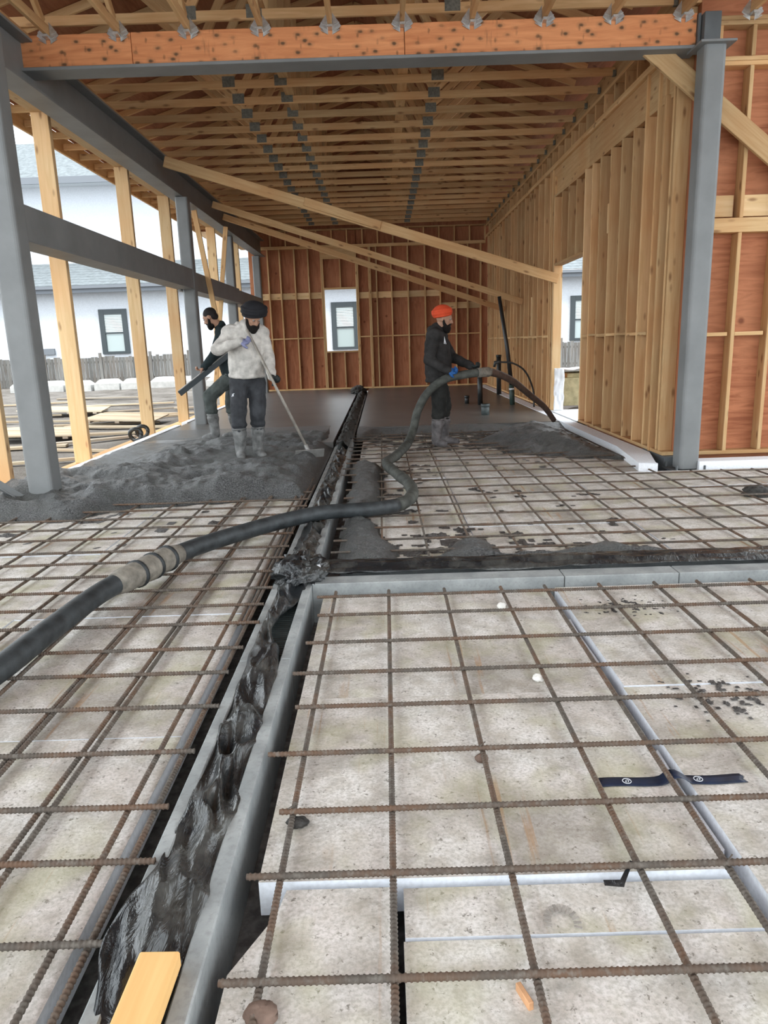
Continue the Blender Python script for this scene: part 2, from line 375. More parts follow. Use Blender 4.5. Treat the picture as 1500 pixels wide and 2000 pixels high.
# clean white foam upstands along the walls
def upstand(poly, z1, z0=-.1): return prism('edge_insulation', poly, z0, z1, 'foam_side', floor)
upstand([(2.55, 7.22), (2.72, 7.16), (2.72, 7.22), (2.90, 7.9), (2.90, 11.0), (2.70, 11.0), (2.70, 8.4)], .085)
upstand(rect(2.70, 2.90, 11.0, 20.9), .085); upstand(rect(3.16, 5.7, 7.22, 7.42), .08)
upstand(rect(-3.47, -3.37, -.6, 6.45), .10); upstand(rect(-3.53, -3.43, 6.9, 12.3), .095); upstand(rect(-3.53, -3.43, 12.7, 20.9), .095)
# power-floated slabs either side of the drain
box('concrete_slab', (-3.43, 9.6, -.1), (-.68, 21.0, .08), 'slab', floor); box('concrete_slab', (-.40, 11.2, -.1), (2.90, 21.0, .08), 'slab', floor)

# ------------------------------------------------------------------ right wall
def studbox(name, lo, hi, par, mat='pine_z'): return box(name, lo, hi, mat, par)
XR = 2.93; SD = .14
wr = tag(empty('wall_right'), 'open timber stud wall on the right with a doorway', None, None, 'structure')
box('bottom_plate', (XR, 7.62, .085), (XR + SD, 11.0, .123), 'pine_y', wr); box('bottom_plate', (XR, 12.85, .085), (XR + SD, 21.0, .123), 'pine_y', wr)
near = [8.58, 8.95, 9.36, 9.78, 10.22, 10.6]
far = [13.0, 13.14, 13.59, 14.08, 14.5, 14.9, 15.38, 15.78, 16.19] + [16.19 + .4 * i for i in range(1, 12)]
ZP = 4.03
for y in near: studbox('stud', (XR, y, .123), (XR + SD, y + .038, ZP - .42 if y < 10.8 and y > 8.7 else ZP), wr)
for y in far: studbox('stud', (XR, y, .123), (XR + SD, y + .038, ZP), wr)
# corner: wide flat corner board, packed studs
studbox('corner_board', (XR - .015, 7.98, .085), (XR + SD, 8.02, 3.66), wr); studbox('corner_stud', (XR, 8.03, .123), (XR + SD, 8.068, ZP), wr)
studbox('corner_stud', (XR, 8.22, .123), (XR + SD, 8.258, ZP), wr); studbox('corner_stud', (XR, 7.72, .123), (XR + SD, 7.758, ZP), wr); studbox('corner_stud', (XR, 7.80, .123), (XR + SD, 7.838, ZP), wr)
# doorway 11.0 - 12.85
studbox('door_jamb', (XR, 10.96, .10), (XR + SD, 10.998, 3.62), wr, 'pale_z'); studbox('door_jamb', (XR - .004, 12.76, .10), (XR + SD, 12.798, 2.52), wr, 'pale_z'); studbox('door_jamb', (XR, 12.80, .10), (XR + SD, 12.838, 3.9), wr)
studbox('door_jamb', (XR, 12.845, .10), (XR + SD, 12.883, 3.62), wr, 'pale_z')
box('door_head', (XR, 10.998, 2.50), (XR + SD, 12.80, 2.538), 'pine_y', wr)
for y in (11.42, 11.88, 12.3): studbox('cripple_stud', (XR, y, 2.538), (XR + SD, y + .038, 3.58), wr)
box('header_plate', (XR, 10.998, 3.58), (XR + SD, 12.85, 3.618), 'pine_y', wr); box('header', (XR + .03, 10.9, 3.62), (XR + .11, 13.0, ZP), 'pine_y', wr)
box('header', (XR + .03, 7.9, 3.62), (XR + .11, 10.9, ZP), 'pine_y', wr)
box('top_plate', (XR - .01, 7.62, ZP), (XR + SD, 21.0, ZP + .038), 'pine_y', wr); box('top_plate', (XR, 7.62, ZP + .042), (XR + SD, 21.0, ZP + .08), 'pine_y', wr)
for i in range(32): studbox('cripple_stud', (XR, 7.7 + i * .41, ZP + .08), (XR + SD, 7.738 + i * .41, 4.32), wr)
box('top_plate', (XR - .005, 7.62, 4.32), (XR + SD, 21.0, 4.358), 'pine_y', wr); box('ledger', (XR + .01, 7.62, 4.36), (XR + .05, 21.0, 4.56), 'pine_y', wr)
ynr = near + [10.96]; ynr = [8.258] + ynr
for a, b in zip(ynr[:-1], ynr[1:]): box('blocking', (XR + .005, a + .038, 1.33 + random.uniform(-.012, .012)), (XR + SD, b, 1.368), 'pine_y', wr)
for a, b in zip(far[1:-1], far[2:]): box('blocking', (XR + .005, a + .038, 1.335 + random.uniform(-.012, .012)), (XR + SD, b, 1.372), 'pine_y', wr)
box('blocking', (XR + .02, 9.82, 2.62), (XR + .06, 9.95, 2.98), 'pale_z', wr); box('scrap_block', (XR - .012, 14.52, 1.38), (XR + .0, 14.62, 2.1), 'pale_z', wr)
yy = 7.62
for a, b in ((7.62, 9.8), (9.8, 10.99), (12.85, 15.2), (15.2, 17.64), (17.64, 20.08), (20.08, 21.1)):
    box('plywood_sheet', (XR + SD, a, 0.0), (XR + SD + .012, b, 2.44), 'ply_z', wr); box('plywood_sheet', (XR + SD, a, 2.44), (XR + SD + .012, b, 4.56), 'ply_z', wr)
box('plywood_sheet', (XR + SD, 10.99, 2.52), (XR + SD + .012, 12.85, 4.56), 'ply_z', wr)
box('threshold_wrap', (XR - .02, 11.0, .086), (XR + SD + .35, 12.8, .098), 'white_wrap', wr)
# concrete wall end under the corner
box('footing_end', (XR, 7.55, -.19), (XR + SD + .02, 8.2, .084), 'steel_dark', wr)

# ------------------------------------------------------------------ return wall to the right of the column
wq = tag(empty('wall_return'), 'plywood-backed timber wall to the right of the steel column', None, None, 'structure')
YQ = 7.60; YD = .14
box('bottom_plate', (3.14, YQ, .085), (5.7, YQ + YD, .123), 'pine_x', wq)
for i, x in enumerate((3.24, 3.555, 3.92, 4.3, 4.7, 5.1, 5.5)):
    studbox('stud', (x, YQ, .123), (x + .038, YQ + YD, 2.295), wq); studbox('stud', (x + .0, YQ, 2.43), (x + .038, YQ + YD, 3.78), wq)
    studbox('cripple_stud', (x + .0, YQ, 3.86), (x + .038, YQ + YD, 4.12), wq)
    box('blocking', (x + .038, YQ, 1.30), (x + (.28 if i == 0 else .33), YQ + YD, 1.338), 'pine_x', wq); box('ribbon_board', (x + .038, YQ + .07, 2.45), (x + (.28 if i == 0 else .33), YQ + .108, 2.65), 'pale_x', wq)
for z in (3.78, 3.82, 4.12, 4.16): box('plate', (3.14, YQ - .002, z), (5.7, YQ + YD, z + .038), 'pine_x', wq)
box('mid_beam', (3.14, YQ - .004, 2.295), (5.7, YQ + YD, 2.43), 'pine_x', wq)
for a, b in ((3.1, 4.31), (4.31, 5.7)):
    box('plywood_sheet', (a, YQ + YD, 0), (b, YQ + YD + .012, 2.26), 'ply_x', wq); box('plywood_sheet', (a, YQ + YD, 2.26), (b, YQ + YD + .012, 4.70), 'ply_x', wq)
box('window_scrap', (4.02, YQ + .09, 1.42), (4.2, YQ + .14, 1.52), 'plastic_black', wq)

# ------------------------------------------------------------------ back wall
YB = 21.0
wb = tag(empty('wall_back'), 'far stud wall of orange plywood with a small window opening', None, None, 'structure')
sx = [-3.35, -3.08, -2.75, -2.35, -1.97]; sx2 = [-.31, -.10, .31, .77, 1.24, 1.66, 2.10, 2.42, 2.78]
box('bottom_plate', (-3.5, YB, .08), (2.93, YB + .14, .118), 'pine_x', wb)
for x in sx + sx2: studbox('stud', (x, YB, .118), (x + .038, YB + .14, 3.9), wb)
studbox('stud', (-.27, YB, .118), (-.232, YB + .14, 3.9), wb)
for x in (-1.62, -1.578, -.66, -.618): studbox('window_stud', (x, YB, .118), (x + .038, YB + .14, 3.62), wb)
for x in (-1.44, -1.06): studbox('cripple_stud', (x, YB, .118), (x + .038, YB + .14, 1.10), wb)
studbox('cripple_stud', (-1.10, YB, 2.86), (-1.062, YB + .14, 3.60), wb)
box('window_sill', (-1.54, YB - .01, 1.10), (-.66, YB + .14, 1.145), 'pine_x', wb); box('window_head', (-1.54, YB, 2.815), (-.66, YB + .14, 2.86), 'pine_x', wb)
box('header', (-1.62, YB + .02, 3.62), (-.62, YB + .1, 3.9), 'pine_x', wb)
box('top_plate', (-3.5, YB - .005, 3.9), (2.93, YB + .14, 3.98), 'pine_x', wb); box('top_plate', (-3.5, YB, 4.36), (2.93, YB + .14, 4.398), 'pine_x', wb)
for i in range(16): studbox('cripple_stud', (-3.4 + i * .42, YB, 3.98), (-3.362 + i * .42, YB + .14, 4.36), wb)
xs = [-3.5] + sx + [-1.62]
for a, b in zip(xs[:-1], xs[1:]):
    box('blocking', (a + .038, YB, 1.50), (b, YB + .14, 1.535), 'pine_x', wb); box('ribbon_board', (a + .038, YB + .06, 2.58), (b, YB + .098, 2.75), 'pale_x', wb)
xs = [-.618] + sx2
for i, (a, b) in enumerate(zip(xs[:-1], xs[1:])):
    if b - a > .06:
        box('blocking', (a + .038, YB, 1.50), (b, YB + .14, 1.535), 'pine_x', wb); z = 2.55 if i < 6 else 2.2
        box('ribbon_board', (a + .038, YB + .06, z), (b, YB + .098, z + .17), 'pale_x', wb)
YS = YB + .14
for a, b in ((-3.6, -2.38), (-2.38, -1.59)): box('plywood_sheet', (a, YS, 0), (b, YS + .012, 2.44), 'ply_z', wb); box('plywood_sheet', (a, YS, 2.44), (b, YS + .012, 4.6), 'ply_z', wb)
for a, b in ((-.63, .6), (.6, 1.82), (1.82, 3.08)): box('plywood_sheet', (a, YS, 0), (b, YS + .012, 2.44), 'ply_z', wb); box('plywood_sheet', (a, YS, 2.44), (b, YS + .012, 4.6), 'ply_z', wb)
box('plywood_sheet', (-1.6, YS, 0), (-.61, YS + .012, 1.12), 'ply_z', wb); box('plywood_sheet', (-1.6, YS, 2.84), (-.61, YS + .012, 4.6), 'ply_z', wb)

# ------------------------------------------------------------------ left wall
wl = tag(empty('wall_left'), 'open left wall of tall timber studs on a sill plate', None, None, 'structure')
XL0, XL1 = -3.78, -3.59
for a, b in ((-1.5, 6.2), (6.22, 11.0), (11.01, 16.2), (16.21, 21.0)): box('sill_plate', (XL0 - .05, a, -.03), (XL1 + .03, b, .03), 'pine_y', wl)
box('foundation', (XL0 - .06, -1.5, -.24), (XL1 + .04, 21.1, -.03), 'curb_concrete', wl)
ls = [6.86, 8.78, 11.34, 13.42, 16.95, 19.65]
for y in ls: studbox('stud', (XL0, y, .03), (XL1, y + .075, 3.93), wl, 'pale_z')
box('top_plate', (XL0, -1.5, 3.93), (XL1, 21.1, 4.00), 'pale_y', wl); box('rim_board', (XL0 + .05, -1.5, 4.0), (XL0 + .09, 21.1, 4.40), 'pine_y', wl)

# ------------------------------------------------------------------ roof
ce = tag(empty('ceiling'), 'underside of the plywood roof deck above the trusses', None, None, 'structure')
ZT = 4.40; RXg, RZ = -.25, 6.05; HL, HR = (-4.85, 4.44), (3.6, 4.62)
def deckz(x): return RZ - (RXg - x) * (RZ - 4.62) / (RXg + 4.85) if x < RXg else RZ - (x - RXg) * (RZ - 4.72) / (3.6 - RXg)
for i in range(6):
    y0, y1 = 7.62 + i * 2.44, 7.62 + (i + 1) * 2.44
    for xa, xb in ((-4.85, -3.35), (-3.35, -1.8), (-1.8, RXg), (RXg, 1.1), (1.1, 2.4), (2.4, 3.6)):
        za, zb = deckz(xa), deckz(xb); V = [(xa, y0, za), (xb, y0, zb), (xb, y1, zb), (xa, y1, za)]; V += [(x, y, z + .016) for x, y, z in V]; m = Vector(((xa + xb) / 2, (y0 + y1) / 2, (za + zb) / 2))
        ob('roof_sheet', mesh('roof_sheet', [Vector(v) - m for v in V], [[3, 2, 1, 0], [4, 5, 6, 7], [0, 1, 5, 4], [1, 2, 6, 5], [2, 3, 7, 6], [3, 0, 4, 7]]), 'ply_deck', ce, m)
for i in range(5):
    for j in range(9): box('roof_sheet', (-4.85 + j * 1.22, -2.6 + i * 2.05, 5.02), (-3.63 + j * 1.22, -.55 + i * 2.05, 5.036), 'ply_deck', ce)  # unseen near deck; reach set to keep direct sun off the floor
prof = [(-4.85, 5.03), (-4.0, 5.03)] + [(x, deckz(x)) for x in (-3.5, RXg, 2.6)] + [(3.2, 5.03)]
V = [(x, 7.63, z) for x, z in prof] + [(x, 7.645, z) for x, z in prof]; n_ = len(prof)
ob('gable_sheet', mesh('gable', V, [list(range(n_)), [n_ + i for i in range(n_)][::-1]] + [[i, n_ + i, n_ + (i + 1) % n_, (i + 1) % n_] for i in range(n_)]), 'ply_deck', ce)  # unseen panel added to stop light leaking between the two roofs
prof = [(-4.85, 4.45)] + [(x, deckz(x)) for x in (-4.85, RXg, 3.6)] + [(3.6, 4.45)]
V = [(x, 21.16, z) for x, z in prof] + [(x, 21.175, z) for x, z in prof]; n_ = len(prof)
ob('gable_sheet', mesh('gable', V, [list(range(n_)), [n_ + i for i in range(n_)][::-1]] + [[i, n_ + i, n_ + (i + 1) % n_, (i + 1) % n_] for i in range(n_)]), 'ply_deck', ce)
fa = box('fascia_board', (-4.89, 7.62, 4.36), (-4.85, 22.3, 4.62), 'pale_y', ce)

webs = [((-1.75, .09), (-2.6, .56)), ((-1.75, .09), (-1.05, .95)), ((-1.05, .95), (-1.12, .09)), ((.78, .09), (.1, 1.0)), ((.78, .09), (1.7, .6))]
def far_truss(Y, i):
    r = thing('roof_truss', f'{ORD[i]} pine roof truss spanning the far bay, counted from the big orange beam', 'roof truss', (0, Y, ZT), 'roof trusses across the far bay')
    b = box('bottom_chord', (-4.83, Y - .019, ZT), (2.925, Y + .019, ZT + .089), 'pine_x', r)
    e = .016
    bar('top_chord', (-4.80, Y, deckz(-4.8) - .05), (RXg, Y, RZ - .05), .089, .038, 'pine_x', r); bar('top_chord', (RXg, Y, RZ - .05), (2.92, Y, deckz(2.92) - .05), .089, .038, 'pine_x', r)
    for (xa, za), (xb, zb) in webs:
        xa2, xb2 = xa, xb; zt = lambda x, z: ZT + z if z < .3 else min(ZT + 1.6, deckz(x) - .09)
        bar('web', (xa, Y, zt(xa, za)), (xb, Y, zt(xb, zb)), .089, .036, 'pine_x', r)
    for x in (-1.75, -1.12, .78):
        for s in (-1, 1): box('connector_plate', (x - .075, Y + s * .019 - .001, ZT + .012), (x + .075, Y + s * .019 + .001, ZT + .13), 'plate_metal', r)
    box('joist_hanger', (2.895, Y - .024, ZT - .008), (2.938, Y + .024, ZT + .06), 'plate_metal', r)
for i in range(21): far_truss(7.875 + .628 * i, i)
def near_truss(x, i, lab):
    r = thing('roof_truss', lab, 'roof truss', (x, 2.5, 4.15), 'roof trusses over the near bay')
    box('bottom_chord', (x - .019, -2.5, 4.155), (x + .019, 7.44, 4.244), 'pine_y', r); box('top_chord', (x - .019, -2.5, 4.92), (x + .019, 7.44, 5.009), 'pine_y', r)
    y = 7.36; k_ = 0
    while y > -1.5:
        bar('web', (x, y, 4.24 if k_ % 2 == 0 else 4.93), (x, y - .75, 4.93 if k_ % 2 == 0 else 4.24), .089, .036, 'pine_x', r); y -= .75; k_ += 1
    h = box('joist_hanger', (x - .026, 7.36, 4.128), (x + .026, 7.445, 4.15), 'galv', r)
    for s in (-1, 1):
        V = [(s * .02, 0, -.01), (s * .10, 0, .06), (s * .075, 0, .10), (s * .022, 0, .17)]; V += [(a, .003, c) for a, b, c in V]
        ob('hanger_flange', mesh('hanger_flange', V, [[0, 1, 2, 3], [7, 6, 5, 4], [0, 4, 5, 1], [1, 5, 6, 2], [2, 6, 7, 3], [3, 7, 4, 0]]), 'galv', r, (x, 7.437, 4.10))
        for q in range(3): bar('hanger_strap', (x + s * .03, 7.434, 4.10 + q * .035), (x + s * .085, 7.434, 4.13 + q * .03), .009, .004, 'galv', r)
nx_ = [-3.6, -2.95, -2.31, -1.67, -1.01, -.377, .279, .913, 1.57, 2.2, 2.835, 3.46, 4.1]
for i, x in enumerate(nx_): near_truss(x, i, f'{ORD[i]} truss from the left among those meeting the near face of the big orange beam')
for i, x in enumerate((-1.08, .36)):
    o = box('ceiling_brace', (x - .06, 7.7, ZT + .092), (x + .06, 20.6, ZT + .13), 'pine_y'); tag(o, ('pale bracing board running lengthwise above the trusses, left of centre', 'pale bracing board running lengthwise above the trusses, right of centre')[i], 'timber board', 'lengthwise bracing boards in the roof')

# ------------------------------------------------------------------ big beam
t = thing('laminated_beam', 'big orange laminated timber beam with dark nail stains, across the top', 'beam', (0, 7.5, 3.87))
for a, b in ((-3.25, -2.205), (-2.2, .295), (.30, 2.965)): box('beam_ply', (a, 7.45, 3.90), (b, 7.56, 4.172), 'laminated', t)
box('beam_core', (-3.25, 7.565, 3.90), (2.965, 7.62, 4.16), 'ply_x', t)
box('steel_flange', (-3.25, 7.40, 3.868), (2.995, 7.66, 3.896), 'steel', t)
box('end_plate', (2.967, 7.42, 3.90), (2.993, 7.64, 4.16), 'steel_dark', t)
# ------------------------------------------------------------------ steel columns
def column(x, y, w_, z1, label, cap=None):
    t = thing('steel_column', label, 'steel column', (x, y, 0), 'grey steel columns')
    h = w_ / 2; r_ = .03; P = []
    for cx, cy, a0 in ((h - r_, h - r_, 0), (-h + r_, h - r_, 90), (-h + r_, -h + r_, 180), (h - r_, -h + r_, 270)):
        for q in range(4): a = math.radians(a0 + q * 30); P.append((cx + r_ * math.cos(a), cy + r_ * math.sin(a)))
    n = len(P); V = [(a, b, 0.0) for a, b in P] + [(a, b, z1) for a, b in P]
    ob('shaft', mesh('shaft', V, [list(range(n))[::-1], [n + i for i in range(n)]] + [[i, (i + 1) % n, n + (i + 1) % n, n + i] for i in range(n)]), 'steel', t, (x, y, 0))
    box('base_plate', (x - h - .07, y - h - .07, -.03), (x + h + .07, y + h + .07, -.008), 'steel_dark', t)
    for s in (-1, 1):
        for q in (-1, 1): tube('anchor_bolt', [(x + s * (h + .04), y + q * (h + .04), -.06), (x + s * (h + .04), y + q * (h + .04), .04)], .012, 'steel_dark', t, 6)
    if cap: box('cap_plate', (x - h - .06, y - h - .06, cap), (x + h + .06, y + h + .06, cap + .02), 'steel', t)
    return t
t = column(3.075, 7.36, .20, 3.86, 'grey square steel column holding the right end of the orange beam', 3.85); box('column_stub', (3.0, 7.36, 3.872), (3.15, 7.46, 4.15), 'steel_dark', t)
column(-3.06, 6.42, .22, 4.1, 'thick grey steel column at the left edge, nearest the camera')
t = column(-3.12, 12.50, .20, 3.7, 'second grey steel column on the left, beside the two bent workers'); box('beam_cleat', (-3.235, 12.28, 2.26), (-3.21, 12.40, 2.62), 'steel', t)
column(-3.30, 16.9, .20, 3.7, 'third grey steel column on the left, behind the worker in the dark shirt'); column(-3.30, 20.6, .20, 3.7, 'farthest grey steel column, in the back left corner')
t = thing('steel_girder', 'long grey steel I-beam running along the top of the left wall', 'steel beam', (-3.22, 7, 3.71))
box('bottom_flange', (-3.34, -1.5, 3.712), (-3.10, 20.9, 3.735), 'steel', t); box('web_plate', (-3.235, -1.5, 3.735), (-3.21, 20.9, 4.115), 'steel', t); box('top_flange', (-3.34, -1.5, 4.115), (-3.10, 20.9, 4.14), 'steel', t)
box('timber_packer', (-3.33, -1.5, 4.142), (-3.12, 20.9, 4.18), 'pine_y', t)
for i, (a, b, l) in enumerate(((6.53, 12.40, 'nearest'), (12.60, 16.8, 'middle'), (17.0, 20.5, 'farthest'))):
    x = (-3.12, -3.2, -3.28)[i]; t = thing('steel_rail', f'grey steel mid-height rail of the left wall, the {l} of three', 'steel beam', (x, a, 2.28), 'mid-height steel rails')
    box('rail_body', (x - .11, a, 2.30), (x + .09, b, 2.60), 'steel', t); box('rail_flange', (x - .16, a, 2.285), (x + .12, b, 2.299), 'steel', t)
t = thing('steel_kicker', 'slanting grey steel bar at the foot of the nearest left column', 'steel bar', (-3.2, 6.5, .05))
bar('angle_leg', (-3.60, 5.75, .68), (-3.16, 6.33, .04), .07, .012, 'steel', t); bar('angle_leg', (-3.61, 5.76, .645), (-3.17, 6.34, .005), .012, .07, 'steel', t)
# ------------------------------------------------------------------ temporary timber braces
def brace(label, p, q, wd=.14, th=.04, mat='pine_x'):
    o = bar('timber_brace', p, q, wd, th, mat); tag(o, label, 'timber brace', 'temporary timber braces'); return o
a, b = Vector((-3.05, 11.35, 3.98)), Vector((2.90, 12.35, 2.26)); m = a + (b - a) * .52
t = thing('timber_brace', 'longest and nearest diagonal brace, spliced midway, ending at the doorway', 'timber brace', tuple(a), 'temporary timber braces')
bar('brace_board', a, m, .15, .04, 'pine_x', t); bar('brace_board', m, b, .15, .04, 'pine_x', t); bar('splice_board', a + (b - a) * .33 + Vector((0, -.042, .02)), m + Vector((0, -.042, .0)), .12, .038, 'pine_x', t)
brace('middle of the three long diagonal braces, thin, ending on the right wall', (-3.05, 14.4, 3.93), (2.90, 15.4, 2.06), .12); brace('farthest of the three long diagonal braces, thin, ending on the right wall', (-3.05, 15.3, 3.86), (2.90, 17.6, 2.0), .12)
brace('short thick brace crossing behind the right steel column', (2.50, 7.545, 4.0), (5.2, 7.545, 1.88), .185, .04)
brace('narrow brace leaning left above the dark-haired worker', (-3.21, 13.6, 3.70), (-2.74, 13.6, .09), .09); brace('narrow brace leaning right above the dark-haired worker', (-3.05, 15.5, 3.70), (-3.57, 15.45, .10), .09)
# ------------------------------------------------------------------ reinforcing mats
def ribbed(L, r=.0078, n=8, pitch=.0125):
    k_ = int(L / pitch); pts = []; rd = []
    for i in range(k_):
        for f, q in ((.0, r), (.45, r), (.6, r * 1.22), (.85, r * 1.22)): pts.append((-L / 2 + (i + f) * pitch, 0, 0)); rd.append(q)
    V, F = tube_v(pts, rd, n); me = mesh('ribbed_bar', V, F, True); return me
def plainbar(L, r=.0082, n=6): V, F = tube_v([(-L / 2, 0, 0), (L / 2, 0, 0)], r, n); return mesh('bar', V, F, True)
TRm, TLm, LNm, LLm = ribbed(4.9), ribbed(3.0), ribbed(3.9), ribbed(6.6, pitch=.014)
def rb(me, x, y, z, par, along='x', yaw=0.0): return ob('rebar', me, 'rebar', par, (x, y, z), (0, 0, yaw + (math.pi / 2 if along == 'y' else 0)))
m1 = thing('rebar_mat', 'rusty rebar grid over the near right foam, in front of the cross drain', 'rebar grid', (1.5, 2.4, 0), 'rebar grids')
for i, (y, x0) in enumerate(((.95, -.37), (1.275, -.388), (1.588, -.385), (1.855, -.337), (2.155, -.416), (2.46, -.363), (2.745, -.406), (3.06, -.384), (3.385, -.36), (3.66, -.385))): rb(TRm, x0 + 2.45, y, .040, m1, 'x', random.uniform(-.004, .004))
for x in (-.300, -.012, .290, .615, .840, 1.14, 1.445, 1.69, 1.96, 2.26, 2.56, 2.86, 3.16, 3.46): rb(LNm, x, 1.83, .0235, m1, 'y', random.uniform(-.006, .006))
for x, y in ((.29, 2.155), (.615, 3.385), (-.3, 1.855), (.84, 1.588)):
    bar('tie_wire', (x - .012, y - .012, .05), (x + .012, y + .012, .052), .003, .003, 'rebar', m1)
m2 = thing('rebar_mat', 'rusty rebar grid over the left foam beside the long drain, under the hose', 'rebar grid', (-2, 4, 0), 'rebar grids')
for y in (1.09, 1.375, 1.665, 1.895, 2.185, 2.50, 2.785, 3.03, 3.325, 3.58, 3.86, 4.14, 4.42, 4.69, 5.03, 5.33, 5.64, 5.93, 6.2, 6.5): rb(TLm, -2.155 + random.uniform(-.02, .02), y, .040, m2, 'x', random.uniform(-.01, .01))
for x in (-.703, -.80, -1.03, -1.055, -1.28, -1.30, -1.575, -1.87, -2.17, -2.47, -2.77, -3.07): rb(LLm, x, 3.6, .0235, m2, 'y', random.uniform(-.005, .005))
for x in (-.73, -.755): rb(LNm, x, 5.3, .0235, m2, 'y', .004)
m3 = thing('rebar_mat', 'rusty rebar grid over the far right foam, behind the cross drain', 'rebar grid', (1.2, 7, 0), 'rebar grids')
A_, B_, C_ = plainbar(6.1), plainbar(3.0), plainbar(6.6)
for y in (4.5, 4.78, 5.11, 5.46, 5.82, 6.17, 6.53, 6.9): rb(A_, 2.68, y, .040, m3, 'x')
for y in (7.3, 7.67, 8.04, 8.34, 8.66, 8.98, 9.3, 9.6, 9.9, 10.2, 10.5): rb(B_, 1.07 + random.uniform(-.03, .03), y, .040, m3, 'x')
for i in range(10): rb(C_, -.04 + .298 * i, 7.6, .0235, m3, 'y')
D_ = plainbar(2.7)
for i in range(9): rb(D_, 3.0 + .3 * i, 5.7, .0235, m3, 'y')

# ------------------------------------------------------------------ drains
dr = thing('trench_drain', 'long grey trench drain running away from the camera, full of black plastic', 'drain', (-.545, 1, -.19))
yb_ = [.3, 2.9, 5.4, 7.9, 10.4, 12.9, 15.4, 17.9, 20.3]
for a, b in zip(yb_[:-1], yb_[1:]):
    box('channel_wall', (-.655, a, -.188), (-.612, b - .006, .034), 'curb_concrete', dr); box('channel_wall', (-.478, a, -.188), (-.432, b - .006, .038), 'curb_concrete', dr)
box('channel_floor', (-.612, .3, -.188), (-.478, 20.3, -.165), 'steel_dark', dr)
g = box('grate_frame', (-.607, 2.95, -.06), (-.483, 3.95, -.045), 'steel_dark', dr)
sm = boxmesh(.11, .012, .018)
for i in range(36): ob('grate_slat', sm, 'pvc_grey', g, (-.545, 2.98 + i * .027, -.035))
cr = thing('cross_drain', 'grey concrete cross drain edge spanning the picture behind the near foam', 'drain', (1.5, 3.95, -.19))
for a, b in ((-.432, .98), (.984, 1.62), (1.624, 3.6), (3.604, 5.7)): box('channel_wall', (a, 3.865, -.188), (b, 3.995, .045), 'curb_concrete', cr)
box('channel_wall', (-.30, 4.215, -.188), (5.7, 4.262, .03), 'curb_concrete', cr)
# ------------------------------------------------------------------ black plastic
def crease(n): return 1 - np.abs(2 * n - 1)
def sheet(name, label, NU, NV, f, thick=True):
    U, Vv = np.meshgrid(np.linspace(0, 1, NU), np.linspace(0, 1, NV)); X, Y, Z = f(U, Vv); cx, cy = float(X.mean()), float(Y.mean())
    V = np.stack([X - cx, Y - cy, Z], -1).reshape(-1, 3); F = [[i * NU + j, i * NU + j + 1, (i + 1) * NU + j + 1, (i + 1) * NU + j] for i in range(NV - 1) for j in range(NU - 1)]
    o = ob(name, mesh(name, V, F, True), 'plastic_black', None, (cx, cy, 0)); s_ = o.modifiers.new('thickness', 'SOLIDIFY'); s_.thickness = .002
    return tag(o, label, 'plastic sheet', 'black plastic sheets')
def lp(a, b, y0, y1):
    def f(U, V):
        Y = y0 + (y1 - y0) * V
        xl = -.628 - .045 * np.exp(-((Y - 1.40) / .17) ** 2) + .012 * (fbm(Y * 3, Y * 0 + 2) - .5); xr = -.468 - .10 * np.exp(-((Y - 3.3) / .28) ** 2) + .02 * (fbm(Y * 4, Y * 0 + 9) - .5)
        X = xl + (xr - xl) * U
        n1 = crease(fbm(X * 20 + Y * 4.5, Y * 1.3, 2, 4)) ** 1.4; n2 = crease(fbm(X * 7 - Y * 2.4, Y * 3.4 + X * 5, 2, 11)) ** 1.6
        side = np.minimum(U, 1 - U) * 2
        Z = .028 + .05 * (n1 - .4) * side ** .5 + .085 * (n2 - .4) * side ** .6 - .02 * side * (Y < 2.4) + .03 * np.exp(-((Y - 1.40) / .2) ** 2) * (1 - U) - .05 * sstep(1.3, .9, Y) * 1.6
        return X + .02 * (n2 - .5), Y + .015 * (n1 - .5), Z
    return f
sheet('plastic_sheet', 'crumpled black plastic sheet lining the long trench drain', 22, 900, lp(0, 0, .85, 9.2))
def lp2(U, V):
    Y = 9.2 + 9.9 * V; X = -.632 + .17 * U + .03 * (fbm(Y * 2, Y * 0) - .5); n = crease(fbm(X * 14, Y * 5, 3, 3)); return X, Y, .05 + .11 * (n - .5) + .05 * np.sin(U * math.pi)
o = sheet('debris_sheet', 'mud-caked black plastic over the far end of the trench drain', 12, 420, lp2); o.data.materials.clear(); o.data.materials.append(MATS['mudclod'])
def cp(U, V):
    X = -.40 + 6.0 * V; Y = 4.0 + (.235 + .03 * (fbm(X * 3, X * 0) - .5)) * U; n = crease(fbm(X * 2.2, Y * 34, 3, 6)); return X, Y, .05 + .035 * (n - .5) + .03 * np.sin(U * math.pi)
sheet('plastic_sheet', 'black plastic strip lying along the back of the cross drain', 16, 420, cp)
def lump(name, c, r, mat, seed, amp=.35, freq=2.2, n=20, flat=.0):
    V = []; F = []
    for i in range(n + 1):
        th = math.pi * i / n
        for j in range(2 * n):
            ph = math.pi * j / n; d = np.array((math.sin(th) * math.cos(ph), math.sin(th) * math.sin(ph), math.cos(th)))
            q = 1 + amp * (2 * float(crease(fbm(np.array(d[0] * freq + seed), np.array(d[1] * freq + d[2] * 1.7 * freq), 3, seed))) - 1.1); V.append((d[0] * r[0] * q, d[1] * r[1] * q, max(d[2] * r[2] * q, -flat if flat else -9)))
    m_ = 2 * n
    for i in range(n):
        for j in range(m_): F.append([i * m_ + j, (i + 1) * m_ + j, (i + 1) * m_ + (j + 1) % m_, i * m_ + (j + 1) % m_])
    return ob(name, mesh(name, V, F, True), mat, None, c)
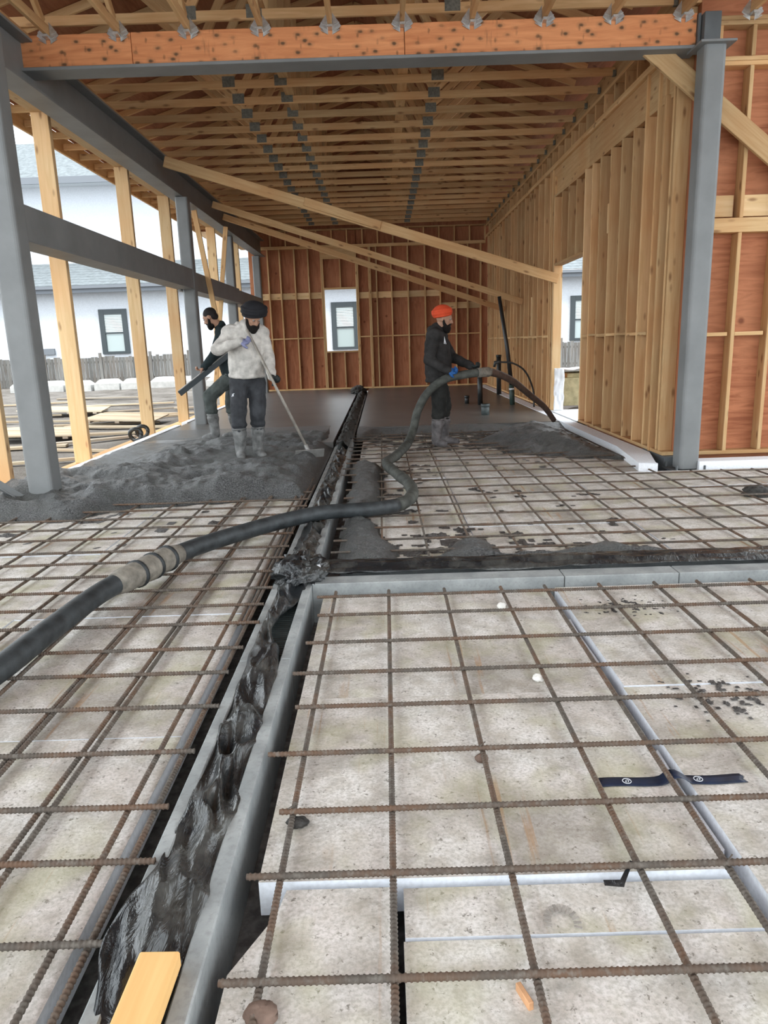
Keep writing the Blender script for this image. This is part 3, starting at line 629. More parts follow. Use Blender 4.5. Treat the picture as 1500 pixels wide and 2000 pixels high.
tag(lump('plastic_bundle', (-.51, 4.05, .055), (.125, .17, .085), 'plastic_black', 3, .5, 2.6, 26), 'crumpled bundle of black plastic where the two drains meet', 'plastic sheet')
o = ob('plastic_flap', mesh('flap', [(0, 0, 0), (.05, .02, .0), (.09, -.16, -.045), (.05, -.19, -.05), (.02, -.10, .012), (.06, -.06, .02)], [[0, 4, 5, 1], [4, 3, 2, 5]]), 'white_wrap', None, (-.47, 4.14, .12)); o.modifiers.new('t', 'SOLIDIFY').thickness = .003
tag(o, 'pale shiny torn strip of plastic on the crumpled black bundle', 'plastic scrap')
tag(lump('debris_clod', (-.63, 19.1, .12), (.17, .3, .12), 'mudclod', 5, .45), 'dark clump of debris at the far end of the trench drain', 'debris')

# ------------------------------------------------------------------ fresh concrete
def mound(X, Y):
    yb = 6.25 + .30 * (fbm(X * 1.6, X * 0 + 5, 3) - .5) - .42 * sstep(-2.2, -2.75, X)
    d = Y - yb; e = np.minimum(d, (-.70 - X) * 1.5 + .02)
    lum = fbm(X * 2.2, Y * 1.5, 5, 21); ridge = crease(fbm(X * 1.1 + Y * .5, Y * 1.9, 4, 5)); rough = 1 - sstep(9.9, 11.3, Y) ; rough = rough * (1 - .75 * sstep(-2.5, -3.0, X) * sstep(7.2, 8.6, Y))
    dip = 1 - .92 * np.exp(-((X + 1.58) ** 2 + (Y - 8.42) ** 2) / .16) - .9 * np.exp(-((X + 2.3) ** 2 + (Y - 10.3) ** 2) / .2); rough = rough * dip
    return sstep(-.02, .28, e) * (.072 + .012 * (Y < 11.6)) + sstep(0, .3, e) * rough * (.22 * (lum - .45) + .17 * (ridge - .55) + .03 * (fbm(X * 11, Y * 11, 3, 2) - .5) + .015) - .02 * (Y > 11.8)
tag(field('poured_concrete', -3.43, -.68, 5.4, 12.0, .022, mound, 'fresh_concrete', None, .003), 'rough heap of freshly poured wet concrete around two workers on the left', 'concrete', None, 'stuff')
def patch(name, label, poly, h, amp=.5, wob=.10, step=.022, freq=3.0, dome=.3, seed=1):
    xs_ = [p[0] for p in poly]; ys_ = [p[1] for p in poly]
    def hf(X, Y):
        d = polydist(X, Y, poly) + wob * (fbm(X * 4, Y * 4, 4, seed) - .5) * 2
        return sstep(-.01, dome, d) * h * (1 + amp * (fbm(X * freq, Y * freq, 4, seed + 4) - .5) * 2) + .018 * sstep(0, .05, d) + .02 * (fbm(X * 14, Y * 14, 2, seed) - .5) * sstep(0, .1, d)
    return tag(field(name, min(xs_) - .15, max(xs_) + .15, min(ys_) - .15, max(ys_) + .15, step, hf, 'fresh_concrete', None, .003), label, 'concrete', None, 'stuff')
patch('poured_concrete', 'dark heap of wet concrete under the hose end by the right wall', [(1.2, 9.7), (1.5, 8.75), (2.2, 8.05), (2.62, 8.0), (2.68, 8.6), (2.68, 10.7), (2.3, 11.3), (1.7, 10.8)], .21, .35, .14, .025, 2.2, .8, 2)
patch('poured_concrete', 'gravelly concrete spilled along the right side of the long drain', [(-.34, 4.2), (.03, 4.22), (.07, 4.5), (-.03, 5.0), (-.16, 5.6), (.0, 6.2), (-.03, 6.9), (.0, 7.6), (-.14, 8.1), (-.36, 8.3), (-.34, 6.5)], .055, .3, .07, .018, 3, .12, 3)
patch('poured_concrete', 'low strip of spilled concrete just behind the cross drain', [(.1, 4.24), (.32, 4.42), (.43, 4.72), (.68, 4.70), (.75, 4.42), (1.0, 4.44), (1.2, 4.5), (1.41, 4.62), (1.6, 4.42), (1.95, 4.27), (1.0, 4.25)], .06, .4, .05, .018, 3, .15, 5)
def band(X, Y):
    yb = 10.75 + .9 * (fbm(X * 1.3, X * 0 + 3, 4, 2) - .5) - .5 * sstep(-.1, -.38, X); d = Y - yb
    return sstep(-.05, .5, d) * .078 + .05 * (fbm(X * 5, Y * 5, 4, 6) - .45) * sstep(0, .2, d) * (1 - sstep(11.0, 11.5, Y))
tag(field('poured_concrete', -.40, 2.70, 9.8, 11.6, .03, band, 'fresh_concrete', None, .003), 'ragged front edge of the smooth concrete slab behind the worker in orange', 'concrete', None, 'stuff')
def spat(X, Y):
    dens = .20 * sstep(8.0, 10.4, Y) + .10 * np.exp(-((Y - 4.6) / .5) ** 2) + .10 * np.exp(-((X - .2) / .3) ** 2) * (Y < 8) + .03 - .18 * sstep(1.6, 2.4, X) * (Y < 8)
    n = .5 * fbm(X * 4, Y * 5, 3, 31) + .5 * fbm(X * 15, Y * 18, 3, 37); return (n - (.755 - dens)) * .16
tag(field('concrete_spatter', -.28, 2.6, 4.4, 10.8, .02, spat, 'spatter', None, .002), 'spatters of concrete over the far right foam boards', 'concrete', None, 'stuff')
def spat2(X, Y): return (fbm(X * 6, Y * 8, 4, 41) - (.80 - .22 * np.exp(-((Y - 5.7) / .5) ** 2) * sstep(-1.9, -2.6, X))) * .16
tag(field('concrete_spatter', -3.35, -1.2, 4.9, 6.5, .03, spat2, 'spatter', None, .002), 'spatters of concrete in front of the thick left column', 'concrete', None, 'stuff')
# dark gravelly dirt on the near right boards
def dsp(cx, cy, rx, ry, s):
    def h(X, Y): return (fbm(X * 50, Y * 50, 3, s) - (.36 + .34 * np.clip(np.hypot((X - cx) / rx, (Y - cy) / ry), 0, 1.5))) * .022
    return h
for cx, cy, rx, ry, s, l in ((1.2, 3.48, .30, .22, 3, 'faint patch of dark grit on the foam near the cross drain'), (1.25, 2.52, .36, .24, 7, 'larger patch of dark grit on the foam at the right edge')): tag(field('grit_patch', cx - rx * 1.3, cx + rx * 1.3, cy - ry * 1.3, cy + ry * 1.3, 0.006, dsp(cx, cy, rx, ry, s), 'spatter', None, .004), l, 'dirt', None, 'stuff')

# ------------------------------------------------------------------ pump hose
hp = [(-1.72, 1.9, .075), (-1.69, 2.25, .075), (-1.656, 2.62, .08), (-1.62, 2.79, .085), (-1.584, 3.18, .095), (-1.526, 3.67, .105), (-1.416, 4.0, .11), (-1.302, 4.35, .11), (-1.06, 4.74, .11), (-.73, 5.12, .115), (-.446, 5.32, .12), (-.139, 5.41, .11), (.10, 5.63, .09), (.218, 6.0, .085), (.207, 6.53, .085), (.087, 7.17, .085), (.014, 7.72, .085), (.135, 8.24, .085), (.275, 8.85, .12)]
hl = [(.275, 8.85, .12), (.36, 9.12, .25), (.43, 9.22, .49), (.56, 9.16, .72), (.76, 9.10, .875), (.98, 9.10, .925), (1.20, 9.13, .945), (1.40, 9.3, .93), (1.68, 9.6, .81), (1.97, 9.9, .60), (2.24, 10.2, .40), (2.42, 10.36, .19)]
t = thing('pump_hose', 'thick black concrete pump hose snaking from bottom left to the worker', 'hose', (-1.45, 3.9, .05))
s1 = spline(hp, 7); s2 = spline(hl, 7)
tube('hose_body', s1[:84], .056, 'rubber', t, 16); tube('hose_body', s1[83:], [.053 + .003 * math.sin(i * 1.1) for i in range(len(s1[83:]))], 'hose_muddy', t, 16)
tube('hose_body', s2[:45], .052, 'hose_muddy', t, 14); k = plain('hose_tip', (.10, .065, .05), .65, 0, .3, .35, 9); tube('hose_tip', s2[44:], [.05 - .0004 * i for i in range(len(s2) - 44)], 'hose_tip', t, 14)
cs = s1[37:50]; tube('coupling', cs, [.060, .068, .073, .071, .076, .072, .078, .074, .070, .076, .072, .066, .058], 'tape_wrap', t, 18)
for i in (41, 44, 47): a = Vector(s1[i]); d = (Vector(s1[i + 1]) - a).normalized(); tube('strap', [a - d * .012, a + d * .012], [.081, .081], 'rubber', t, 18)
tube('tape_band', s2[41:48], [.056, .062, .058, .063, .059, .064, .055], 'tape_wrap', t, 14)

# ------------------------------------------------------------------ pipes and small things
def pipe(name, label, p, q, r, mat, cat='pipe'):
    t = thing(name, label, cat, p, 'plumbing stubs'); tube('pipe_body', [p, q], r, mat, t, 14); q = Vector(q); d = (q - Vector(p)).normalized()
    tube('pipe_collar', [q - d * .05, q], r * 1.14, mat, t, 14); return t
pipe('drain_pipe', 'thick black upright pipe below the gloved hands', (1.92, 14.5, .06), (1.91, 14.5, .72), .05, 'pvc_black')
pipe('drain_pipe', 'shortest black pipe stub rising from the slab', (1.70, 14.9, .06), (1.70, 14.9, .24), .045, 'pvc_black')
t = pipe('drain_pipe', 'wide grey pipe cup standing at the edge of the slab', (1.74, 12.5, .06), (1.74, 12.5, .27), .068, 'pvc_grey')
pipe('drain_pipe', 'dark pipe upright close to the right wall', (2.70, 17.1, .06), (2.69, 17.1, .98), .055, 'pvc_black')
t = thing('vent_pipe', 'tall black vent pipe leaning left in front of the right wall', 'pipe', (2.52, 14.3, .06)); tube('pipe_body', [(2.52, 14.3, .06), (2.50, 14.3, .46)], .05, 'pvc_green', t, 14); tube('pipe_riser', [(2.50, 14.3, .46), (2.42, 14.3, 1.1), (2.25, 14.28, 2.12)], [.042, .038, .034], 'pvc_black', t, 14); tube('white_band', [(2.505, 14.3, .37), (2.503, 14.3, .40)], .053, 'print_white', t, 14)
t = thing('water_line', 'thin black flexible water line curving out of the slab', 'pipe', (2.75, 13.4, .08)); tube('line', spline([(2.80, 13.6, .08), (2.78, 13.6, .40), (2.62, 13.55, .74), (2.38, 13.5, .90), (2.13, 13.5, .93)], 6), .017, 'pvc_black', t, 8); tube('fitting', [(2.16, 13.5, .93), (2.06, 13.5, .925), (2.04, 13.5, .84)], [.03, .034, .022], 'pvc_black', t, 10)
o = box('timber_block', (-.572, .62, .044), (-.484, 1.318, .083), 'cutblock'); tag(o, 'short pale offcut of timber lying on the drain at the bottom edge', 'timber block'); o.rotation_euler = (0, 0, -.02)
def curvedstrip():
    t = thing('blue_tape', 'dark blue tape strip across the foam joint at the right', 'tape', (.85, 1.99, 0)); NU, NV = 30, 4; V = []; F = []
    for i in range(NU):
        u = i / (NU - 1); x = .625 + .452 * u
        for j in range(NV): v = j / (NV - 1) - .5; V.append((x + .004 * math.sin(v * 9) - .85, .005 + .046 * v + .003 * math.sin(u * 14), .0035 + (.022 if .44 < u < .62 else 0) * math.sin((u - .44) / .18 * math.pi)))
    for i in range(NU - 1):
        for j in range(NV - 1): F.append([i * NV + j, (i + 1) * NV + j, (i + 1) * NV + j + 1, i * NV + j + 1])
    o = ob('strip', mesh('strip', V, F, True), 'tape_blue', t, (.85, 1.99, 0)); o.modifiers.new('t', 'SOLIDIFY').thickness = .0015
    for cx in (.715, .935):
        p = [(cx + .013 * math.cos(a), 1.994 + .013 * math.sin(a), .0065) for a in [i * math.pi / 8 for i in range(17)]]; tube('printed_ring', p, .0013, 'print_white', t, 5)
        tube('printed_stroke', [(cx - .006, 1.99, .0065), (cx - .001, 2.0, .0065), (cx - .003, 1.988, .0065)], .0013, 'print_white', t, 5); tube('printed_stroke', [(cx + .002, 2.0, .0065), (cx + .007, 1.996, .0065), (cx + .002, 1.988, .0065)], .0013, 'print_white', t, 5)
curvedstrip()
tag(lump('stone', (-.29, 1.215, .018), (.032, .026, .016), 'stone', 2, .25, 1.5, 14), 'flat brown stone under the nearest rebar crossing', 'stone')
tag(lump('stone', (.285, 2.135, .012), (.020, .016, .012), 'stone', 4, .25, 1.5, 12), 'small reddish stone propping a rebar crossing in mid picture', 'stone')
tag(lump('foam_crumb', (.575, 3.51, .014), (.022, .03, .014), 'foamcrumb', 6, .3, 1.5, 12), 'white crumb of foam on the boards nearest the cross drain', 'foam scrap'); tag(lump('foam_crumb', (.59, 2.70, .012), (.02, .022, .012), 'foamcrumb', 9, .3, 1.5, 12), 'white crumb of foam beside a rebar crossing in mid picture', 'foam scrap')
tag(bar('wood_chip', (.247, 1.275, .008), (.265, 1.222, .01), .02, .012, 'chip'), 'orange wood chip under the nearest crossbar', 'wood chip')
tag(lump('dirt_clod', (-.285, 1.835, .012), (.028, .02, .012), 'mudclod', 3, .3, 1.6, 12), 'dark clod at the left edge of the near foam', 'dirt'); tag(lump('dirt_clod', (3.12, 5.96, .02), (.12, .09, .05), 'mudclod', 8, .35, 1.6, 16), 'dark clod on the foam at the right edge', 'dirt')
o = ob('plastic_scrap', mesh('scrap', [(0, 0, 0), (.045, -.012, .004), (.05, -.004, .01), (.085, .045, .03), (.078, .05, .03), (.04, .004, .012), (.0, .012, .006)], [[0, 1, 2, 5, 6], [2, 3, 4, 5]]), 'plastic_black', None, (.515, 1.555, .01)); o.modifiers.new('t', 'SOLIDIFY').thickness = .002; tag(o, 'bent black plastic tag in the white joint between boards', 'plastic scrap')
def ring(c, R, r, label):
    t = [(c[0] + R * math.cos(a), c[1] + .02 * math.sin(a * 2), c[2] + R * math.sin(a)) for a in [i * math.pi / 10 for i in range(21)]]; return tag(tube('pipe_ring', t, r, 'pvc_black', None, 8), label, 'pipe ring', 'black rings on the left sill')
ring((-3.68, 10.75, .13), .085, .03, 'nearer of two black rings on the left sill plate'); ring((-3.70, 11.12, .13), .085, .03, 'farther of two black rings on the left sill plate')
# boot print pressed in the dirt of one board: raised mud ridges left by the sole
t = thing('boot_print', 'muddy boot print arc on the near foam board', 'boot print', (.37, 1.46, 0))
for i in range(13):
    a = math.pi * (-.1 + .095 * i); bar('tread_mark', (.385 + .026 * math.cos(a), 1.45 + .034 * math.sin(a), .0008), (.385 + .044 * math.cos(a), 1.45 + .058 * math.sin(a), .0008), .0015, .007, 'smudge', t)

# ------------------------------------------------------------------ outside: fence, neighbouring house, yard
t = thing('board_fence', 'weathered grey board fence between the site and the white house', 'fence', (0, 32, -.1))
fb = [boxmesh(.135, .02, h) for h in (1.17, 1.2, 1.23)]
for a, b in ((-19.5, -8.2), (7.6, 11.5)):
    x = a
    while x < b: h = random.choice((0, 1, 2)); ob('fence_board', fb[h], 'fence_wood', t, (x, 32 + random.uniform(-.006, .006), -.12 + (1.17, 1.2, 1.23)[h] / 2 + .03)); x += .147
    box('fence_rail', (a, 32.012, .15), (b, 32.06, .24), 'fence_wood', t); box('fence_rail', (a, 32.012, .85), (b, 32.06, .94), 'fence_wood', t)
for x in (-19.3, -16.9, -14.5, -12.1, -9.95, -8.3, 7.7, 9.55, 11.4): box('fence_post', (x - .06, 31.93, -.2), (x + .06, 31.985, 1.28), 'fence_wood', t)
t = thing('neighbouring_house', 'white stucco house with grey roof and dark windows behind the fence', 'house', (-3, 38, -.2))
box('lower_wall', (-26, 37, -.3), (16, 37.3, 4.35), 'stucco', t); box('upper_wall', (-26, 41, 3), (-4.2, 41.3, 9.95), 'stucco', t); box('upper_side_wall', (-4.5, 41.3, 3), (-4.2, 48, 9.95), 'stucco', t); box('house_end_wall', (15.7, 37.3, -.3), (16, 48, 4.35), 'stucco', t)
box('eave_fascia', (-26.6, 36.25, 4.10), (16.6, 36.32, 4.38), 'fascia', t); box('eave_soffit', (-26.6, 36.32, 4.28), (16.6, 37.0, 4.32), 'stucco_grey', t); box('gutter', (-26.6, 36.12, 4.28), (16.6, 36.25, 4.42), 'fascia', t)
def slopeslab(name, y0, z0, y1, z1, x0, x1, th, mat, courses=0):
    V = [(x0, y0, z0), (x1, y0, z0), (x1, y1, z1), (x0, y1, z1)]; V += [(a, b, c - th) for a, b, c in V]; m = Vector(((x0 + x1) / 2, y0, z0))
    ob(name, mesh(name, [Vector(v) - m for v in V], [[0, 1, 2, 3], [7, 6, 5, 4], [0, 4, 5, 1], [1, 5, 6, 2], [2, 6, 7, 3], [3, 7, 4, 0]]), mat, t, m)
N = 9
for i in range(N):
    f0, f1 = i / N, (i + 1.15) / N; slopeslab('roof_course', 36.15 + 4.9 * f0, 4.44 + 1.55 * f0 + .02, 36.15 + 4.9 * f1, 4.44 + 1.55 * f1, -26.6, 16.6, .03, 'shingle')
slopeslab('upper_roof', 39.9, 9.95, 46, 13.2, -26.6, -3.6, .12, 'shingle'); box('upper_fascia', (-26.6, 39.82, 9.72), (-3.6, 39.9, 10.05), 'fascia', t); box('upper_soffit', (-26.6, 39.9, 9.78), (-3.6, 41.0, 9.84), 'stucco_grey', t)
slopeslab('rear_roof', 41.1, 5.95, 45.5, 7.3, -4.0, 16.6, .12, 'shingle')
def hwin(x0, x1, z0, z1):
    f = empty('window', ((x0 + x1) / 2, 36.98, z0)); f.parent = t; f.location = Vector(((x0 + x1) / 2, 36.98, z0)) - wloc(t)
    b = .24
    for a in ((x0, x0 + b, z0, z1), (x1 - b, x1, z0, z1), (x0 + b, x1 - b, z1 - b, z1), (x0 + b, x1 - b, z0, z0 + .12)): box('frame', (a[0], 36.90, a[2]), (a[1], 37.0, a[3]), 'win_frame', f)
    zm = z0 + (z1 - z0) * .47; box('meeting_rail', (x0 + b, 36.91, zm - .03), (x1 - b, 36.99, zm + .03), 'win_frame', f)
    box('pane', (x0 + b, 36.975, z0 + .12), (x1 - b, 36.985, zm - .03), 'glass', f); z = zm + .04
    while z < z1 - b: box('blind_slat', (x0 + b, 36.95, z), (x1 - b, 36.975, z + .055), 'blind', f); z += .075
    box('pane', (x0 + b, 36.986, zm), (x1 - b, 36.992, z1 - b), 'glass', f)
hwin(-13.82, -12.46, 1.2, 3.34); hwin(-2.42, -1.10, 1.06, 3.32); hwin(9.32, 10.7, 1.12, 3.26)
box('wall_vent', (-16.8, 36.9, 1.25), (-16.2, 37.0, 1.55), 'fascia', t)
for i in range(8):
    x = -13.6 + i * 1.02; z0 = float(hg(np.array(x + .45), np.array(27.0))); w_ = .42
    V = [(-.46, -.3, -.3), (.46, -.3, -.3), (.46, .3, -.3), (-.46, .3, -.3), (-.46, -.3, .10), (.46, -.3, .10), (.46, .3, .10), (-.46, .3, .10), (-.26, -.25, .26), (.26, -.25, .26), (.26, .25, .26), (-.26, .25, .26)]
    o = ob('concrete_block', mesh('lock_block', V, [[3, 2, 1, 0], [0, 1, 5, 4], [1, 2, 6, 5], [2, 3, 7, 6], [3, 0, 4, 7], [4, 5, 9, 8], [5, 6, 10, 9], [6, 7, 11, 10], [7, 4, 8, 11], [8, 9, 10, 11]]), 'lockblock', None, (x + .45, 27.2 + .1 * math.sin(i * 3), z0 + .12)); tag(o, f'{ORD[i]} white concrete block from the left in the row before the fence', 'concrete block', 'concrete blocks before the fence')
pl = [(-10.2, 21.4, 2.2, .3), (-8.4, 19.1, 2.6, -.2), (-7.0, 20.2, 2.4, .15), (-5.3, 13.0, 2.2, .1), (-5.2, 14.3, 2.4, -.25), (-5.4, 16.2, 2.0, .5), (-6.9, 13.4, 2.5, -.1), (-4.9, 9.9, 1.6, .35), (-4.75, 11.1, 1.2, -.3), (-5.0, 16.9, 1.7, .1), (-8.6, 22.6, 3.0, -.12), (-6.4, 18.4, 2.8, .42), (-6.0, 15.2, 2.6, .05), (-7.6, 16.0, 3.0, -.15), (-6.1, 11.6, 1.9, .2), (-7.9, 14.6, 2.4, .28), (-4.9, 12.2, 1.4, .6), (-9.0, 17.4, 2.6, .1), (-5.9, 17.5, 2.2, -.35), (-4.7, 18.6, 1.2, .2)]
wds = ('long', 'short', 'thin', 'broad', 'grey', 'pale', 'split', 'bent')
pl.sort(key=lambda q: q[1])
for i, (x, y, L, a) in enumerate(pl):
    z = max(float(hg(np.array(x + q * L * math.cos(a)), np.array(y + q * L * math.sin(a)))) for q in (-.5, -.25, 0, .25, .5)) + .03
    o = ob('scrap_plank', boxmesh(L, random.choice((.09, .14, .19)), .04), random.choice(('weathered_x', 'greytan_x', 'greytan_x')), None, (x, y, z), (0, 0, a)); tag(o, f'{ORD[i]} nearest loose plank lying on the soil outside the left wall', 'plank', 'loose planks outside the left wall')
def panel(x, y, a, label, n=7):
    z = float(hg(np.array(x), np.array(y))) + .12; t = thing('form_panel', label, 'wood panel', (x, y, z)); t.rotation_euler = (.05, .04, a)
    for i in range(n): o = ob('panel_board', boxmesh(1.5, .13, .022), 'greytan_x'); o.parent = t; o.location = (0, -.42 + i * .14, .03)
    for s in (-.6, 0, .6): o = ob('panel_batten', boxmesh(.09, .98, .04), 'weathered_x'); o.parent = t; o.location = (s, 0, 0)
panel(-7.6, 18.0, .12, 'slatted wooden panel lying farther out in the yard on the left'); panel(-5.4, 15.3, -.05, 'slatted wooden panel lying close behind the left studs'); panel(-6.2, 12.9, .2, 'slatted wooden panel seen beside the thick left column')
# beyond the doorway
t = thing('insulation_bale', 'pale yellow bale of insulation outside the doorway', 'insulation', (3.9, 14.3, -.1)); box('bale', (3.42, 13.9, .06), (4.6, 14.9, .58), 'batt', t); box('bale', (3.50, 14.0, .582), (4.5, 14.8, .66), 'batt', t)
def cover(U, V): X = 3.40 + 1.2 * U; Y = 13.85 + 1.1 * V; return X, Y, .70 + .10 * (crease(fbm(X * 3, Y * 3, 3, 2)) - .5)
o = sheet('cover_sheet', 'white plastic sheet over the yellow bale outside the doorway', 14, 14, cover); o.data.materials.clear(); o.data.materials.append(MATS['white_wrap'])
o = lump('gravel_heap', (4.2, 13.3, -.22), (1.1, .9, .28), 'mudclod', 4, .25, 3, 20); tag(o, 'heap of dark gravel outside the doorway', 'gravel', None, 'stuff')
def hang(U, V): X = 2.945 + .17 * U + .02 * (fbm(V * 5, V * 0, 3, 2) - .5); Z = .10 + .72 * V; Y = 12.70 - .05 * crease(fbm(U * 3, V * 4, 3, 7)); return X, Y, Z
o = sheet('house_wrap', 'torn white wrap hanging on the far door jamb', 10, 30, hang); o.data.materials.clear(); o.data.materials.append(MATS['white_wrap'])
# ------------------------------------------------------------------ people
_ctex = bpy.data.textures.new('folds', 'CLOUDS'); _ctex.noise_scale = .09; _ctex.noise_depth = 2
def _sph(c, rad, R=None, n=10):
    V = []; F = []; m_ = 2 * n
    for i in range(n + 1):
        th = math.pi * i / n
        for j in range(m_):
            ph = math.pi * j / n; d = Vector((math.sin(th) * math.cos(ph) * rad[0], math.sin(th) * math.sin(ph) * rad[1], math.cos(th) * rad[2])); V.append(Vector(c) + (R @ d if R else d))
    for i in range(n):
        for j in range(m_): F.append([i * m_ + j, (i + 1) * m_ + j, (i + 1) * m_ + (j + 1) % m_, i * m_ + (j + 1) % m_])
    return V, F
class Blob:
    def __init__(s): s.V = []; s.F = []
    def add(s, VF): k_ = len(s.V); s.V += [Vector(v) for v in VF[0]]; s.F += [[k_ + i for i in f] for f in VF[1]]; return s
    def cone(s, p, q, r0, r1, n=12):
        p, q = Vector(p), Vector(q); d = q - p; L = d.length
        if L < 1e-5: return s.add(_sph(p, (r0,) * 3))
        x = d / L; pts = []; rd = []
        for i in range(5): a = math.pi / 2 * i / 4; pts.append(p - x * r0 * math.cos(a)); rd.append(max(r0 * math.sin(a), .0008))
        for i in range(5): a = math.pi / 2 * i / 4; pts.append(q + x * r1 * math.sin(a)); rd.append(max(r1 * math.cos(a), .0008))
        return s.add(tube_v(pts, rd, n))
    def chain(s, P, Rr):
        for i in range(len(P) - 1): s.cone(P[i], P[i + 1], Rr[i], Rr[i + 1])
        return s
    def ell(s, c, r, R=None): return s.add(_sph(c, r, R, 12))
    def build(s, name, mat, par, base, vox=.009, sm=4, disp=0):
        o = ob(name, mesh(name, [v - Vector(base) for v in s.V], s.F), mat, par, base)
        m_ = o.modifiers.new('skin', 'REMESH'); m_.mode = 'VOXEL'; m_.voxel_size = vox; m_.use_smooth_shade = True
        if disp: d = o.modifiers.new('folds', 'DISPLACE'); d.texture = _ctex; d.strength = disp; d.mid_level = .5; d.texture_coords = 'LOCAL'
        if sm: k_ = o.modifiers.new('smooth', 'SMOOTH'); k_.iterations = sm; k_.factor = .5
        return o
def frame(f, up=(0, 0, 1)):
    f = Vector(f).normalized(); r = f.cross(Vector(up)).normalized(); u = r.cross(f); return r, f, u, Matrix((r, f, u)).transposed()
def hand(b, wrist, d, nrm, side, grow=0.0, curl=1.15, spread=.0):
    """palm, four curled fingers of unequal length, and a thumb leaving the side of the palm"""
    d = Vector(d).normalized(); nrm = (Vector(nrm) - d * Vector(nrm).dot(d)).normalized(); s_ = d.cross(nrm) * side
    wrist = Vector(wrist); pc = wrist + d * .045
    b.cone(wrist - d * .02, wrist + d * .02, .030 + grow, .032 + grow); b.ell(pc, (.042 + grow, .048 + grow, .017 + grow), Matrix((s_, d, nrm)).transposed())
    for i, (o_, L) in enumerate(((-.030, .066), (-.010, .078), (.011, .072), (.030, .056))):
        p = wrist + d * (.082 - .004 * abs(i - 1.2)) + s_ * o_; dd = d.copy(); seg = (L * .45, L * .33, L * .27); P = [p - d * .02, p]
        for k_, q in enumerate(seg): a = curl * (.55, .95, .7)[k_]; dd = (Quaternion(d.cross(nrm), -a if True else a) @ dd); P.append(P[-1] + dd * q)
        b.chain(P, [.011 + grow, .0105 + grow, .0098 + grow, .009 + grow, .008 + grow])
    t0 = wrist + d * .025 - s_ * .036; t1 = t0 + (d * .7 - s_ * .55 + nrm * .5).normalized() * .038; t2 = t1 + (d * .8 + nrm * .75).normalized() * .03
    b.chain([t0, t1, t2], [.015 + grow, .0125 + grow, .010 + grow])
def head(b, c, f, grow=0):
    r, fw, u, M = frame(f); c = Vector(c); L = lambda x, y, z: c + r * x + fw * y + u * z
    b.ell(L(0, -.008, .03), (.077, .096, .098), M); b.ell(L(0, .022, -.045), (.060, .068, .068), M); b.ell(L(0, .052, -.085), (.030, .030, .024), M)
    b.cone(L(0, .088, .022), L(0, .108, -.018), .010, .015); b.cone(L(-.012, .094, -.022), L(.012, .094, -.022), .010, .010)
    b.cone(L(-.03, .080, .042), L(.03, .080, .042), .012, .012); b.cone(L(-.022, .078, -.056), L(.022, .078, -.056), .010, .010); b.cone(L(-.045, .055, -.012), L(-.03, .07, -.02), .018, .014); b.cone(L(.045, .055, -.012), L(.03, .07, -.02), .018, .014)
    for s in (-1, 1): b.ell(L(s * .080, -.012, -.002), (.010, .020, .031), M)
    return L, M
def eyes(L, par):
    for s in (-1, 1):
        e = Blob().ell(L(s * .032, .078, .020), (.0125,) * 3).build('eye', 'eyewhite', par, L(s * .032, .078, .020), .004, 1); Blob().ell(L(s * .032, .0885, .020), (.006,) * 3).build('iris', 'iris', e, L(s * .032, .0885, .020), .002, 0)
def beard(L, M, par, full=1.0, mat='beard'):
    b = Blob(); b.ell(L(0, .045, -.085 - .012 * full), (.062, .058 + .006 * full, .040 + .02 * full), M); b.ell(L(0, .070, -.10 - .02 * full), (.042, .036, .038), M)
    for s in (-1, 1): b.chain([L(s * .074, .0, -.005), L(s * .068, .02, -.05), L(s * .05, .05, -.085)], [.013, .020, .026]); b.chain([L(0, .098, -.040), L(s * .03, .085, -.048), L(s * .045, .07, -.07)], [.010, .011, .012])
    b.build('beard', mat, par, L(0, .05, -.09), .006, 2)
def turban(c, f, rad, mat, par, tilt=.25):
    r, fw, u, M = frame(f); c = Vector(c); b = Blob(); b.ell(c, (rad[0] * .97, rad[1] * .97, rad[2] * 1.0), M)
    for i in range(5):
        t = (i - 3) / 3.0; side = 1 if i % 2 else -1; P = []
        for j in range(25):
            a = 2 * math.pi * j / 24; h = u * (rad[2] * (-.48 + .17 * i)) + u * (side * tilt * .5 * rad[2] * math.cos(a)) ; k_ = math.sqrt(max(.15, 1 - ((-.48 + .17 * i) / 1.02) ** 2))
            P.append(c + r * math.cos(a) * rad[0] * k_ * .92 + fw * math.sin(a) * rad[1] * k_ * .92 + h)
        b.add(tube_v(P, .019, 8))
    b.build('turban', mat, par, c, .007, 2)
def hems(b, P, Rr): b.chain(P, Rr)
